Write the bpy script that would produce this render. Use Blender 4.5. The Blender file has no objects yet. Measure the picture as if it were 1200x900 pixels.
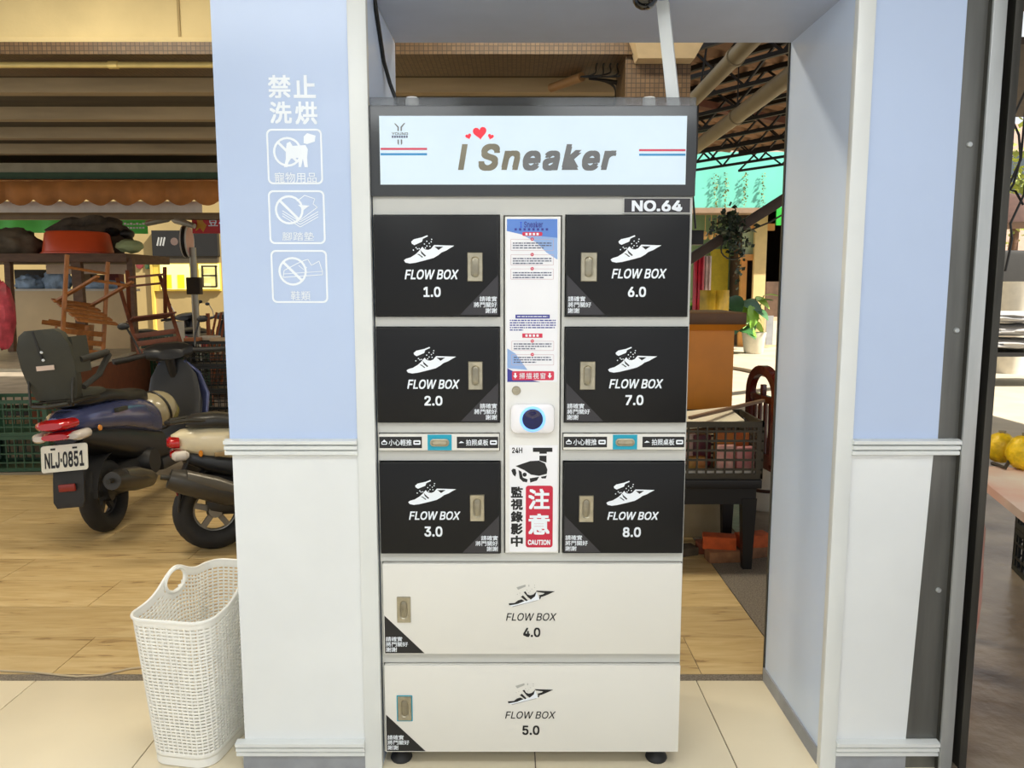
import bpy, bmesh, math, random
from mathutils import Vector, Matrix, Euler, noise

random.seed(7)
S = bpy.context.scene
COL = S.collection
PI = math.pi
R = math.radians

# ------------------------------------------------------------------ camera
F = 920.0                      # focal length in pixels of the 1200 x 900 frame
CH = 1.42                      # camera height
TILT = math.atan(114.0 / F)    # downward tilt
cd = bpy.data.cameras.new('camera'); cam = bpy.data.objects.new('camera', cd); COL.objects.link(cam)
cd.sensor_fit = 'HORIZONTAL'; cd.sensor_width = 36.0; cd.lens = F / 1200 * 36
cd.clip_start = 0.05; cd.clip_end = 200
cam.location = (0, 0, CH); cam.rotation_euler = (PI / 2 - TILT, 0, 0)
S.camera = cam

# ------------------------------------------------------------------ world, sun, lamps, exposure
S.view_settings.view_transform = 'Standard'; S.view_settings.look = 'None'
S.view_settings.gamma = 1.0; S.view_settings.exposure = 0.0
S.view_settings.use_curve_mapping = False
w = bpy.data.worlds.new('sky'); S.world = w; w.use_nodes = True
bgn = w.node_tree.nodes['Background']
bgn.inputs[0].default_value = (0.93, 0.96, 1.0, 1); bgn.inputs[1].default_value = 1.0

def sun(direction, strength, col=(1, .95, .86), ang=.6):
    l = bpy.data.lights.new('sun_offscreen', 'SUN'); l.energy = strength; l.color = col; l.angle = R(ang)
    o = bpy.data.objects.new('sun_offscreen', l); COL.objects.link(o)
    o.rotation_euler = Vector(direction).to_track_quat('-Z', 'Y').to_euler(); o.location = (8, -4, 12)
sun((-.62, .30, -.72), 9.0)

def area(name, loc, sx, sy, power, col=(1, 1, 1), rot=(0, 0, 0)):
    l = bpy.data.lights.new(name, 'AREA'); l.shape = 'RECTANGLE'; l.size = sx; l.size_y = sy
    l.energy = power; l.color = col
    o = bpy.data.objects.new(name, l); COL.objects.link(o); o.location = loc; o.rotation_euler = rot
    return o
# the shop's ceiling panels (behind the camera's position and above it)
for x in (-1.0, 0.8):
    for y in (-1.6, 0.5):
        area('shop_ceiling_light_offscreen', (x, y, 2.70), 1.2, .6, 21, (.93, .97, 1))
# assumed arcade lamps, unseen above the frame, added to light the arcade floor and the inner face of the yellow beam
for x in (-2.6, .2):
    area('arcade_light_offscreen', (x, 4.1, 3.52), 1.3, .25, 56, (1, .90, .72))

# ------------------------------------------------------------------ pixel helpers (frame 1200 x 900)
CT, ST = math.cos(TILT), math.sin(TILT)
def ray(px, py):
    a = (px - 600) / F; b = (450 - py) / F
    return Vector((a, b * ST + CT, b * CT - ST))
def W(px, py, Y):                # point of that pixel on the plane at distance Y
    d = ray(px, py); return Vector((0, 0, CH)) + d * (Y / d.y)
def G(px, py, z=0.0):            # point of that pixel on the horizontal plane z
    d = ray(px, py); return Vector((0, 0, CH)) + d * ((z - CH) / d.z)

# ------------------------------------------------------------------ materials
def lin(c):
    return tuple(((v / 255) / 12.92 if v / 255 <= .04045 else ((v / 255 + .055) / 1.055) ** 2.4) for v in c) + (1,)
MATS = {}
def mat(name, col, rough=.5, metal=0., var=.06, scale=8., bump=0., bscale=60., emit=0., spec=.5, coat=0., alpha=1., stretch=None, col2=None, trans=0.):
    if name in MATS: return MATS[name]
    m = bpy.data.materials.new(name); m.use_nodes = True; MATS[name] = m
    nt = m.node_tree; N = nt.nodes; L = nt.links
    b = N['Principled BSDF']
    c = lin(col)
    b.inputs['Roughness'].default_value = rough; b.inputs['Metallic'].default_value = metal
    b.inputs['Specular IOR Level'].default_value = spec
    b.inputs['Coat Weight'].default_value = coat
    tc = N.new('ShaderNodeTexCoord'); mp = N.new('ShaderNodeMapping'); L.new(tc.outputs['Object'], mp.inputs[0])
    if stretch: mp.inputs['Scale'].default_value = stretch
    nz = N.new('ShaderNodeTexNoise'); nz.inputs['Scale'].default_value = scale; nz.inputs['Detail'].default_value = 5
    L.new(mp.outputs[0], nz.inputs['Vector'])
    rp = N.new('ShaderNodeValToRGB')
    if col2: c2 = lin(col2)
    else: c2 = tuple(max(0, v * (1 - var * 2)) for v in c[:3]) + (1,)
    c1 = c if col2 else tuple(min(1, v * (1 + var)) for v in c[:3]) + (1,)
    rp.color_ramp.elements[0].position = .3; rp.color_ramp.elements[1].position = .7
    rp.color_ramp.elements[0].color = c2; rp.color_ramp.elements[1].color = c1
    L.new(nz.outputs['Fac'], rp.inputs[0]); L.new(rp.outputs[0], b.inputs['Base Color'])
    if bump:
        n2 = N.new('ShaderNodeTexNoise'); n2.inputs['Scale'].default_value = bscale; n2.inputs['Detail'].default_value = 4
        L.new(mp.outputs[0], n2.inputs['Vector'])
        bp = N.new('ShaderNodeBump'); bp.inputs['Strength'].default_value = bump; bp.inputs['Distance'].default_value = .01
        L.new(n2.outputs['Fac'], bp.inputs['Height']); L.new(bp.outputs[0], b.inputs['Normal'])
    if emit:
        L.new(rp.outputs[0], b.inputs['Emission Color']); b.inputs['Emission Strength'].default_value = emit
    if alpha < 1: b.inputs['Alpha'].default_value = alpha
    if trans: b.inputs['Transmission Weight'].default_value = trans
    return m

def mosaic_mat(name, c1, c2, grout, size):
    m = bpy.data.materials.new(name); m.use_nodes = True; MATS[name] = m
    nt = m.node_tree; N = nt.nodes; L = nt.links; b = N['Principled BSDF']
    b.inputs['Roughness'].default_value = .45
    tc = N.new('ShaderNodeTexCoord'); sp = N.new('ShaderNodeSeparateXYZ'); L.new(tc.outputs['Object'], sp.inputs[0])
    ad = N.new('ShaderNodeMath'); L.new(sp.outputs[1], ad.inputs[0]); L.new(sp.outputs[2], ad.inputs[1])
    cb = N.new('ShaderNodeCombineXYZ'); L.new(sp.outputs[0], cb.inputs[0]); L.new(ad.outputs[0], cb.inputs[1])
    br = N.new('ShaderNodeTexBrick'); L.new(cb.outputs[0], br.inputs['Vector'])
    br.offset = 0; br.inputs['Scale'].default_value = 1
    br.inputs['Brick Width'].default_value = size; br.inputs['Row Height'].default_value = size
    br.inputs['Mortar Size'].default_value = size * .09
    br.inputs['Color1'].default_value = lin(c1); br.inputs['Color2'].default_value = lin(c2); br.inputs['Mortar'].default_value = lin(grout)
    L.new(br.outputs['Color'], b.inputs['Base Color'])
    bp = N.new('ShaderNodeBump'); bp.invert = True; bp.inputs['Strength'].default_value = .5; bp.inputs['Distance'].default_value = .004
    L.new(br.outputs['Fac'], bp.inputs['Height']); L.new(bp.outputs[0], b.inputs['Normal'])
    return m

def wood_floor_mat():
    m = bpy.data.materials.new('wood_look_tile'); m.use_nodes = True
    nt = m.node_tree; N = nt.nodes; L = nt.links; b = N['Principled BSDF']
    b.inputs['Roughness'].default_value = .5
    tc = N.new('ShaderNodeTexCoord'); oi = N.new('ShaderNodeObjectInfo')
    mp = N.new('ShaderNodeMapping'); mp.inputs['Scale'].default_value = (1.2, 9, 1)
    cb = N.new('ShaderNodeCombineXYZ'); mu = N.new('ShaderNodeMath'); mu.operation = 'MULTIPLY'; mu.inputs[1].default_value = 40
    L.new(oi.outputs['Random'], mu.inputs[0]); L.new(mu.outputs[0], cb.inputs[0]); L.new(mu.outputs[0], cb.inputs[1])
    L.new(cb.outputs[0], mp.inputs['Location']); L.new(tc.outputs['Object'], mp.inputs[0])
    nz = N.new('ShaderNodeTexNoise'); nz.inputs['Scale'].default_value = 2.6; nz.inputs['Detail'].default_value = 8; nz.inputs['Distortion'].default_value = 1.4
    L.new(mp.outputs[0], nz.inputs['Vector'])
    rp = N.new('ShaderNodeValToRGB'); e = rp.color_ramp.elements
    e[0].position = .34; e[0].color = lin((150, 122, 80)); e[1].position = .66; e[1].color = lin((206, 180, 130))
    x = e.new(.44); x.color = lin((192, 164, 112)); x = e.new(.36); x.color = lin((184, 154, 104))
    L.new(nz.outputs['Fac'], rp.inputs[0])
    hs = N.new('ShaderNodeHueSaturation'); ma = N.new('ShaderNodeMapRange'); ma.inputs[3].default_value = .9; ma.inputs[4].default_value = 1.06
    L.new(oi.outputs['Random'], ma.inputs[0]); L.new(ma.outputs[0], hs.inputs['Value']); L.new(rp.outputs[0], hs.inputs['Color'])
    L.new(hs.outputs[0], b.inputs['Base Color'])
    bp = N.new('ShaderNodeBump'); bp.inputs['Strength'].default_value = .35; bp.inputs['Distance'].default_value = .006
    L.new(nz.outputs['Fac'], bp.inputs['Height']); L.new(bp.outputs[0], b.inputs['Normal'])
    return m

white = mat('white_paint', (228, 231, 231), .42, var=.025, scale=3)
white_trim = mat('white_trim_gloss', (222, 225, 223), .3, var=.02, scale=5)
blue_panel = mat('pale_blue_panel', (186, 203, 232), .22, var=.03, scale=1.2)
inner_white = mat('pale_blue_white_panel', (210, 226, 250), .3, var=.03, scale=1.5)
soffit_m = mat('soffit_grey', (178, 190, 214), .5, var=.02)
plinth_m = mat('plinth_grey', (150, 153, 158), .5, var=.08, scale=12)
steel_dark = mat('dark_steel', (112, 112, 108), .42, .65, var=.12, scale=6, stretch=(4, 4, .4))
steel_lite = mat('pale_steel', (186, 189, 188), .38, .5, var=.08, scale=6, stretch=(4, 4, .4))
steel_slot = mat('slot_steel', (78, 76, 70), .5, .5, var=.2, scale=5, stretch=(5, 5, .4))
cream_tile = mat('cream_floor_tile', (228, 216, 188), .33, var=.03, scale=2.2)
grout_m = mat('grout', (120, 108, 92), .8)
wood_tile = wood_floor_mat()
agg = mat('exposed_aggregate', (128, 118, 104), .85, var=.3, scale=160, bump=.5, bscale=180)
asphalt = mat('street_concrete', (150, 138, 120), .75, var=.16, scale=3.5, bump=.3, bscale=40)
wet = mat('wet_concrete', (164, 150, 132), .28, col2=(96, 80, 64), scale=2.6, bump=.4, bscale=14)

# ------------------------------------------------------------------ mesh builder
class MB:
    def __init__(s): s.v = []; s.f = []
    def add(s, vs, fs):
        k = len(s.v); s.v += [tuple(p) for p in vs]; s.f += [tuple(i + k for i in f) for f in fs]; return s
    def box(s, x0, x1, y0, y1, z0, z1, bev=0., mtx=None):
        bm = bmesh.new()
        vs = [bm.verts.new(p) for p in ((x0, y0, z0), (x1, y0, z0), (x1, y1, z0), (x0, y1, z0), (x0, y0, z1), (x1, y0, z1), (x1, y1, z1), (x0, y1, z1))]
        for f in ((0, 3, 2, 1), (4, 5, 6, 7), (0, 1, 5, 4), (1, 2, 6, 5), (2, 3, 7, 6), (3, 0, 4, 7)): bm.faces.new([vs[i] for i in f])
        if bev: bmesh.ops.bevel(bm, geom=list(bm.edges), offset=bev, segments=2, profile=.6, affect='EDGES')
        if mtx is not None: bmesh.ops.transform(bm, matrix=mtx, verts=bm.verts)
        bm.verts.ensure_lookup_table(); bm.verts.index_update()
        s.add([v.co.copy() for v in bm.verts], [[v.index for v in f.verts] for f in bm.faces]); bm.free(); return s
    def bar(s, p0, p1, wd, th, up=(0, 0, 1), bev=0.):   # rectangular bar between two points
        p0 = Vector(p0); p1 = Vector(p1); d = p1 - p0; L = d.length
        z = d.normalized(); x = Vector(up).cross(z)
        if x.length < 1e-4: x = Vector((1, 0, 0)).cross(z)
        x.normalize(); y = z.cross(x)
        m = Matrix(((x.x, y.x, z.x, p0.x), (x.y, y.y, z.y, p0.y), (x.z, y.z, z.z, p0.z), (0, 0, 0, 1)))
        return s.box(-wd / 2, wd / 2, -th / 2, th / 2, 0, L, bev, m)
    def rings(s, rings, caps=True, closed=False):
        n = len(rings[0]); vs = [p for r in rings for p in r]; fs = []
        m = len(rings); rng = range(m if closed else m - 1)
        for i in rng:
            j = (i + 1) % m
            for k in range(n):
                fs.append((i * n + k, i * n + (k + 1) % n, j * n + (k + 1) % n, j * n + k))
        if caps and not closed:
            fs.append(tuple(range(n - 1, -1, -1))); fs.append(tuple((m - 1) * n + k for k in range(n)))
        return s.add(vs, fs)
    def tube(s, pts, r, n=8, caps=True):
        pts = [Vector(p) for p in pts]; rs = r if isinstance(r, (list, tuple)) else [r] * len(pts)
        out = []; px = None
        for i, p in enumerate(pts):
            t = (pts[min(i + 1, len(pts) - 1)] - pts[max(i - 1, 0)]).normalized()
            if px is None:
                a = Vector((0, 0, 1)) if abs(t.z) < .9 else Vector((1, 0, 0)); px = a.cross(t).normalized()
            else:
                px = (px - t * px.dot(t)).normalized()
            py = t.cross(px)
            out.append([p + (px * math.cos(2 * PI * k / n) + py * math.sin(2 * PI * k / n)) * rs[i] for k in range(n)])
        return s.rings(out, caps)
    def lathe(s, prof, n=24, c=(0, 0, 0), axis='Z'):
        out = []
        for r, h in prof:
            ring = []
            for k in range(n):
                a = 2 * PI * k / n; p = (r * math.cos(a), r * math.sin(a), h)
                if axis == 'Y': p = (p[0], -p[2], p[1])
                if axis == 'X': p = (p[2], p[0], p[1])
                ring.append(Vector(p) + Vector(c))
            out.append(ring)
        return s.rings(out)
    def torus(s, c, Rr, r, axis='Y', n=28, m=10, sq=1.0):
        out = []
        for i in range(n):
            a = 2 * PI * i / n; ring = []
            for k in range(m):
                b = 2 * PI * k / m; rr = Rr + r * math.cos(b); h = r * sq * math.sin(b)
                p = (rr * math.cos(a), h, rr * math.sin(a)) if axis == 'Y' else ((h, rr * math.cos(a), rr * math.sin(a)) if axis == 'X' else (rr * math.cos(a), rr * math.sin(a), h))
                ring.append(Vector(p) + Vector(c))
            out.append(ring)
        return s.rings(out, closed=True)
    def prism(s, pts, y0, y1):       # outline in X, Z pushed along Y
        n = len(pts)
        vs = [(x, y0, z) for x, z in pts] + [(x, y1, z) for x, z in pts]
        fs = [tuple(range(n - 1, -1, -1)), tuple(n + k for k in range(n))] + [(k, (k + 1) % n, n + (k + 1) % n, n + k) for k in range(n)]
        return s.add(vs, fs)
    def prismz(s, pts, z0, z1):      # outline in X, Y pushed along Z
        n = len(pts)
        vs = [(x, y, z0) for x, y in pts] + [(x, y, z1) for x, y in pts]
        fs = [tuple(range(n - 1, -1, -1)), tuple(n + k for k in range(n))] + [(k, (k + 1) % n, n + (k + 1) % n, n + k) for k in range(n)]
        return s.add(vs, fs)
    def flat(s, pts, y):             # flat print facing -Y
        n = len(pts); return s.add([(x, y, z) for x, z in pts], [tuple(range(n))])
    def loft(s, secs, n=20):         # sections (x, y, z, half width y, half height z, power): superellipses across X
        out = []
        for x, y, z, a, b, p in secs:
            ring = []
            for k in range(n):
                t = 2 * PI * k / n; c, q = math.cos(t), math.sin(t)
                ring.append(Vector((x, y + a * math.copysign(abs(c) ** (2 / p), c), z + b * math.copysign(abs(q) ** (2 / p), q))))
            out.append(ring)
        return s.rings(out)
    def ball(s, c, sx, sy, sz, n=16, m=10, amp=0., fs=2., seed=0, zmin=None):
        out = []
        for i in range(1, m):
            a = PI * i / m; ring = []
            for k in range(n):
                b = 2 * PI * k / n; d = Vector((math.sin(a) * math.cos(b), math.sin(a) * math.sin(b), -math.cos(a)))
                q = 1 + amp * noise.noise(d * fs + Vector((seed, seed * 2.3, 0)))
                p = Vector((c[0] + d.x * sx * q, c[1] + d.y * sy * q, c[2] + d.z * sz * q))
                if zmin is not None: p.z = max(p.z, zmin)
                ring.append(p)
            out.append(ring)
        return s.rings(out)
    def xf(s, m): s.v = [tuple(m @ Vector(p)) for p in s.v]; return s
    def mesh(s, name, m, smooth=40):
        me = bpy.data.meshes.new(name); me.from_pydata(s.v, [], s.f); me.update()
        bm = bmesh.new(); bm.from_mesh(me); bmesh.ops.recalc_face_normals(bm, faces=bm.faces) if smooth is not None else None
        bm.to_mesh(me); bm.free()
        if smooth is not None:
            for p in me.polygons: p.use_smooth = True
            me.set_sharp_from_angle(angle=R(smooth))
        if m: me.materials.append(m)
        return me

def put(name, mb, m, parent=None, smooth=40, local=False):
    me = mb.mesh(name, m, smooth) if isinstance(mb, MB) else mb
    o = bpy.data.objects.new(name, me); COL.objects.link(o)
    if parent is not None:
        o.parent = parent
        if not local and parent.parent is None: o.matrix_parent_inverse = parent.matrix_basis.inverted()
    return o
def tag(o, label=None, cat=None, group=None, kind=None):
    if label: o['label'] = label
    if cat: o['category'] = cat
    if group: o['group'] = group
    if kind: o['kind'] = kind
    return o
def thing(name, label, cat, loc=(0, 0, 0), rot=(0, 0, 0), group=None):
    o = bpy.data.objects.new(name, None); COL.objects.link(o); o.location = loc; o.rotation_euler = rot; o.empty_display_size = .1
    return tag(o, label, cat, group)
def struct(name, label, mb=None, m=None, cat='structure', loc=(0, 0, 0)):
    if mb is None:
        o = bpy.data.objects.new(name, None); COL.objects.link(o); o.location = loc
    else: o = put(name, mb, m)
    return tag(o, label, cat, kind='structure')
def copy_tree(o, parent=None):
    c = o.copy(); COL.objects.link(c)
    if parent: c.parent = parent
    for ch in o.children: copy_tree(ch, c)
    return c

FONT = None
try:
    import os
    FONT = bpy.data.fonts.load(os.path.join(bpy.utils.system_resource('DATAFILES', path='fonts'), 'Inter.woff2'))
except Exception:
    FONT = None
def glyphs(body, bold=0., shear=0., spacing=1., lead=1., align='LEFT'):
    cu = bpy.data.curves.new('t', 'FONT'); cu.body = body; cu.shear = shear
    if FONT and all(ord(c) < 256 for c in body): cu.font = FONT
    cu.space_character = spacing; cu.space_line = lead; cu.resolution_u = 3; cu.align_x = align
    o = bpy.data.objects.new('t', cu); COL.objects.link(o)
    bpy.context.view_layer.update()
    me = bpy.data.meshes.new_from_object(o.evaluated_get(bpy.context.evaluated_depsgraph_get()))
    vs = [(v.co.x, v.co.y, 0.) for v in me.vertices]; fs = [tuple(p.vertices) for p in me.polygons]
    bpy.data.objects.remove(o); bpy.data.curves.remove(cu); bpy.data.meshes.remove(me)
    if bold:                     # heavier strokes: the same glyphs laid over themselves, slightly shifted
        v0, f0, n = list(vs), list(fs), len(vs); vs = []; fs = []
        for k, (a, b) in enumerate(((-1, -1), (1, -1), (-1, 1), (1, 1), (0, 0))):
            vs += [(x + a * bold, y + b * bold, k * 1e-4) for x, y, _ in v0]; fs += [tuple(i + k * n for i in f) for f in f0]
    return vs, fs
def text_mb(body, x0, x1, z0, z1, y, **k):
    v0, f0 = glyphs(body, **k); vs = []; fs = []
    for i, f in enumerate(f0):       # every face its own hair of depth, so overlapping strokes do not coincide
        n = len(vs); vs += [(v0[j][0], v0[j][1], v0[j][2] + (i % 9) * 1e-5) for j in f]; fs.append(tuple(range(n, n + len(f))))
    a0 = min(v[0] for v in vs); a1 = max(v[0] for v in vs); b0 = min(v[1] for v in vs); b1 = max(v[1] for v in vs)
    return MB().add([(x0 + (u - a0) / (a1 - a0) * (x1 - x0), y - d, z0 + (v - b0) / (b1 - b0) * (z1 - z0)) for u, v, d in vs], fs)
def text(body, rect, y, m, parent, name='lettering', **k):
    x0, x1, z0, z1 = rect
    return put(name, text_mb(body, x0, x1, z0, z1, y, **k), m, parent, smooth=None)
def rectpx(xl, yt, xr, yb, Y):
    ym = (yt + yb) / 2; xm = (xl + xr) / 2
    return W(xl, ym, Y).x, W(xr, ym, Y).x, W(xm, yb, Y).z, W(xm, yt, Y).z
def rrect(x0, x1, z0, z1, r, n=5):
    pts = []
    for cx, cz, a0 in ((x1 - r, z1 - r, 0), (x0 + r, z1 - r, 90), (x0 + r, z0 + r, 180), (x1 - r, z0 + r, 270)):
        for i in range(n + 1):
            a = R(a0 + 90 * i / n); pts.append((cx + r * math.cos(a), cz + r * math.sin(a)))
    return pts
def ring_flat(outer, inner, y):
    n = len(outer); vs = [(x, y, z) for x, z in outer] + [(x, y, z) for x, z in inner]
    return vs, [(k, (k + 1) % n, n + (k + 1) % n, n + k) for k in range(n)]
def circ(cx, cz, r, n=24): return [(cx + r * math.cos(2 * PI * k / n), cz + r * math.sin(2 * PI * k / n)) for k in range(n)]

# ================================================================== SETTING
PF = 2.175      # front plane of the pillars
PB = 2.695      # their back
# interior floor: 60 cm tiles
fl = struct('floor', 'cream polished square floor tiles of the shop', MB().box(-3.6, 1.30, -2.1, 2.705, -.05, -.004), grout_m, 'floor')
g = .0018
for j in range(8):
    for i in range(-6, 2):
        x0 = .07 + .6 * i; x1 = min(x0 + .6, 1.30); y1 = 2.70 - .6 * j; y0 = y1 - .6
        if x1 - x0 < .05: continue
        put('tile', MB().box(x0 + g, x1 - g, y0 + g, y1 - g, -.012, 0, .0012), cream_tile, fl)
# outdoor ground
gr = MB()
gr.box(-30, 60, 2.70, 60, -.20, -.006); gr.box(1.30, 60, -3, 2.70, -.20, -.006)
struct('ground', 'grey brown market ground around the arcade', gr, asphalt, 'ground')
wp = MB(); wp.box(1.305, 6.5, .6, 6.8, -.006, .0)
struct('ground_wet', 'wet patchy concrete ground beside the shutter rail', wp, wet, 'ground')
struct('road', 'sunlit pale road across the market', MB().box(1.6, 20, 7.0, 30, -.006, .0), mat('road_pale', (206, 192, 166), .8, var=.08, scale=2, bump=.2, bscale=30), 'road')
struct('floor_strip', 'dark exposed aggregate strip along the shop threshold', MB().box(-6.6, 1.30, 2.70, 2.742, -.006, .001), agg, 'floor')
struct('floor_apron', 'rough exposed aggregate apron beside wood-look tiles', MB().box(1.034, 1.5, 2.742, 4.4, -.006, .0005), agg, 'floor')
wf = struct('floor_outside', 'wood-look plank tiles of the arcade floor', MB().box(-6.6, 1.03, 2.742, 5.835, -.006, -.002), grout_m, 'floor')
for j in range(10):
    y0 = 2.744 + .309 * j; y1 = min(y0 + .309, 5.835)
    off = (.70 if j % 2 == 0 else .10) - (0.2 if j % 4 > 1 else 0)
    x = off - 8 * 1.2
    while x < 1.03:
        a, b = max(x, -6.6), min(x + 1.2, 1.03)
        if b - a > .03:
            cx = (a + b) / 2; cy = (y0 + y1) / 2
            o = put('plank', MB().box(a - cx + .0015, b - cx - .0015, y0 - cy + .0015, y1 - cy - .0015, -.006, .001, .001), wood_tile, wf)
            o.location = (cx, cy, 0)
        x += 1.2
# shop ceiling and lintel
struct('ceiling', 'white shop ceiling', MB().box(-4, 1.40, -4, 2.72, 2.75, 2.85), white, 'ceiling')
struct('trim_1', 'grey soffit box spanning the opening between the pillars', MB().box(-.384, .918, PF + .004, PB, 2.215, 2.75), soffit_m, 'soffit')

def mold(y0f, z0, z1, x0, x1, ridge=3):     # horizontal moulding with ridges, projecting towards -Y
    prof = [(y0f, z0)]; h = (z1 - z0) / ridge
    for k in range(ridge):
        a = z0 + h * k
        d = .016 + .004 * k
        prof += [(y0f - d * .5, a), (y0f - d, a + h * .18), (y0f - d, a + h * .78), (y0f - d * .5, a + h * .98)]
    prof.append((y0f, z1))
    n = len(prof)
    vs = [(x0, y, z) for y, z in prof] + [(x1, y, z) for y, z in prof]
    fs = [tuple(range(n)), tuple(2 * n - 1 - k for k in range(n))] + [(k, (k + 1) % n, n + (k + 1) % n, n + k) for k in range(n)]
    return MB().add(vs, fs)
# ---- left pillar
zr1, zr0 = W(350, 514, PF).z, W(350, 533, PF).z
zb1, zb0 = W(350, 866, PF).z, W(350, 884, PF).z
wl = struct('wall_left', 'left pillar with pale blue upper panel and white lower panel', MB().box(-.788, -.392, PF + .006, PB, 0, 2.75), white, 'wall')
put('upper_panel', MB().box(-.795, -.434, PF, PF + .006, zr1, 2.75), blue_panel, wl)
put('lower_panel', MB().box(-.790, -.434, PF + .001, PF + .007, zb1, zr0), white, wl)
put('chair_rail', mold(PF + .002, zr0, zr1, -.806, -.434), white_trim, wl, smooth=25)
put('base_trim', mold(PF + .002, zb0, zb1, -.812, -.434), white_trim, wl, smooth=25)
put('plinth', MB().box(-.795, -.434, PF - .006, PF + .006, 0, zb0), plinth_m, wl)
put('corner_trim', MB().box(-.435, -.384, PF - .008, PF + .02, 0, 2.75, .004), white_trim, wl)
put('inner_panel', MB().box(-.392, -.385, PF + .02, PB + .004, 0, 2.215), inner_white, wl)
# lettering on the blue panel
Yp = PF - .0008
print_w = mat('white_print', (238, 244, 250), .5, var=.01)
text('禁', rectpx(314, 88, 341, 115, PF), Yp, print_w, wl, bold=.022)
text('止', rectpx(344, 88, 370, 115, PF), Yp, print_w, wl, bold=.03)
text('洗', rectpx(316, 119, 342, 145, PF), Yp, print_w, wl, bold=.025)
text('烘', rectpx(346, 119, 372, 146, PF), Yp, print_w, wl, bold=.025)
boxes = ((313, 151, 378, 216), (315, 223, 381, 286), (318, 293, 384, 355))
def line_mb(mb, pts, wd, y):
    for (ax, az), (bx, bz) in zip(pts[:-1], pts[1:]):
        d = Vector((bx - ax, bz - az)); 
        if d.length < 1e-6: continue
        n = Vector((-d.y, d.x)).normalized() * wd / 2
        mb.flat([(ax + n.x, az + n.y), (ax - n.x, az - n.y), (bx - n.x, bz - n.y), (bx + n.x, bz + n.y)], y)
def PXZ(px, py, Y): p = W(px, py, Y); return (p.x, p.z)
for bi, (a, b, c, d) in enumerate(boxes):
    x0, x1, z0, z1 = rectpx(a, b, c, d, PF)
    mb = MB(); o_ = rrect(x0, x1, z0, z1, .014); i_ = rrect(x0 + .005, x1 - .005, z0 + .005, z1 - .005, .010)
    mb.add(*ring_flat(o_, i_, Yp))
    cx, cz = PXZ(*((337, 178), (339, 246), (343, 318))[bi], PF); r = .039
    mb.add(*ring_flat(circ(cx, cz, r), circ(cx, cz, r - .006), Yp))
    line_mb(mb, [(cx - r * .66, cz + r * .66), (cx + r * .66, cz - r * .66)], .007, Yp - .0002)
    q = lambda pts: [PXZ(px, py, PF) for px, py in pts]
    if bi == 0:      # dog, with its bark
        mb.flat(q([(336, 168), (340, 166), (343, 171), (358, 170), (361, 175), (360, 185), (361, 196), (357, 196), (355, 186), (353, 196), (350, 196), (350, 185), (341, 186), (338, 191), (337, 196), (333, 196), (335, 186), (335, 177)]), Yp - .0003)
        mb.flat(q([(356, 160), (360, 156), (370, 159), (369, 166), (360, 169), (356, 168)]), Yp - .0003)
    elif bi == 1:    # stack of mats
        for k in range(3):
            line_mb(mb, q([(331, 247 + 3 * k), (352, 260 + 3 * k), (373, 248 + 3 * k)]), .0022, Yp - .0003)
        line_mb(mb, q([(348, 236), (357, 229), (369, 233), (367, 239), (372, 243), (352, 258)]), .0022, Yp - .0003)
        mb.flat(q([(349, 240), (363, 241), (356, 246)]), Yp - .0003)
    else:            # sports shoe
        line_mb(mb, q([(333, 317), (348, 309), (357, 305), (361, 304), (365, 311), (374, 306), (378, 318), (378, 322), (332, 325), (333, 317)]), .0022, Yp - .0003)
        line_mb(mb, q([(333, 321), (378, 318)]), .0018, Yp - .0003)
        line_mb(mb, q([(350, 311), (356, 316)]), .0018, Yp - .0003); line_mb(mb, q([(354, 309), (360, 314)]), .0018, Yp - .0003)
    put('pictogram', mb, print_w, wl, smooth=None)
text('寵物用品', rectpx(322, 202, 371, 214, PF), Yp, print_w, wl, bold=.006)
text('腳踏墊', rectpx(331, 272, 368, 282, PF), Yp, print_w, wl, bold=.006)
text('鞋類', rectpx(341, 341, 364, 352, PF), Yp, print_w, wl, bold=.006)
# ---- right pillar
wr = struct('wall_right', 'right pillar with pale blue upper panel beside the shutter rail', MB().box(.925, 1.20, PF + .006, PB, 0, 2.75), white, 'wall')
put('upper_panel', MB().box(.955, 1.199, PF, PF + .006, zr1, 2.75), blue_panel, wr)
put('lower_panel', MB().add([(.955, PF + .001, zb1), (1.165, PF + .001, zb1), (1.190, PF + .001, zr0), (.955, PF + .001, zr0),
                              (.955, PF + .007, zb1), (1.165, PF + .007, zb1), (1.190, PF + .007, zr0), (.955, PF + .007, zr0)],
                             [(0, 1, 2, 3), (7, 6, 5, 4), (0, 4, 5, 1), (1, 5, 6, 2), (2, 6, 7, 3), (3, 7, 4, 0)]), white, wr)
put('chair_rail', mold(PF + .002, zr0, zr1, .955, 1.256), white_trim, wr, smooth=25)
put('base_trim', mold(PF + .002, zb0, zb1, .955, 1.256), white_trim, wr, smooth=25)
put('plinth', MB().box(.955, 1.165, PF - .006, PF + .006, 0, zb0), plinth_m, wr)
put('corner_trim', MB().box(.911, .958, PF - .008, PF + .02, 0, 2.75, .004), white_trim, wr)
put('inner_panel', MB().box(.917, .925, PF + .02, PB + .004, 0, 2.215), inner_white, wr)
put('inner_baseboard', MB().box(.911, .917, PF + .02, PB + .006, 0, .05), plinth_m, wr)
put('edge_strip', MB().box(.912, .926, PB + .002, PB + .012, 0, 2.215), steel_slot, wr)
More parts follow.
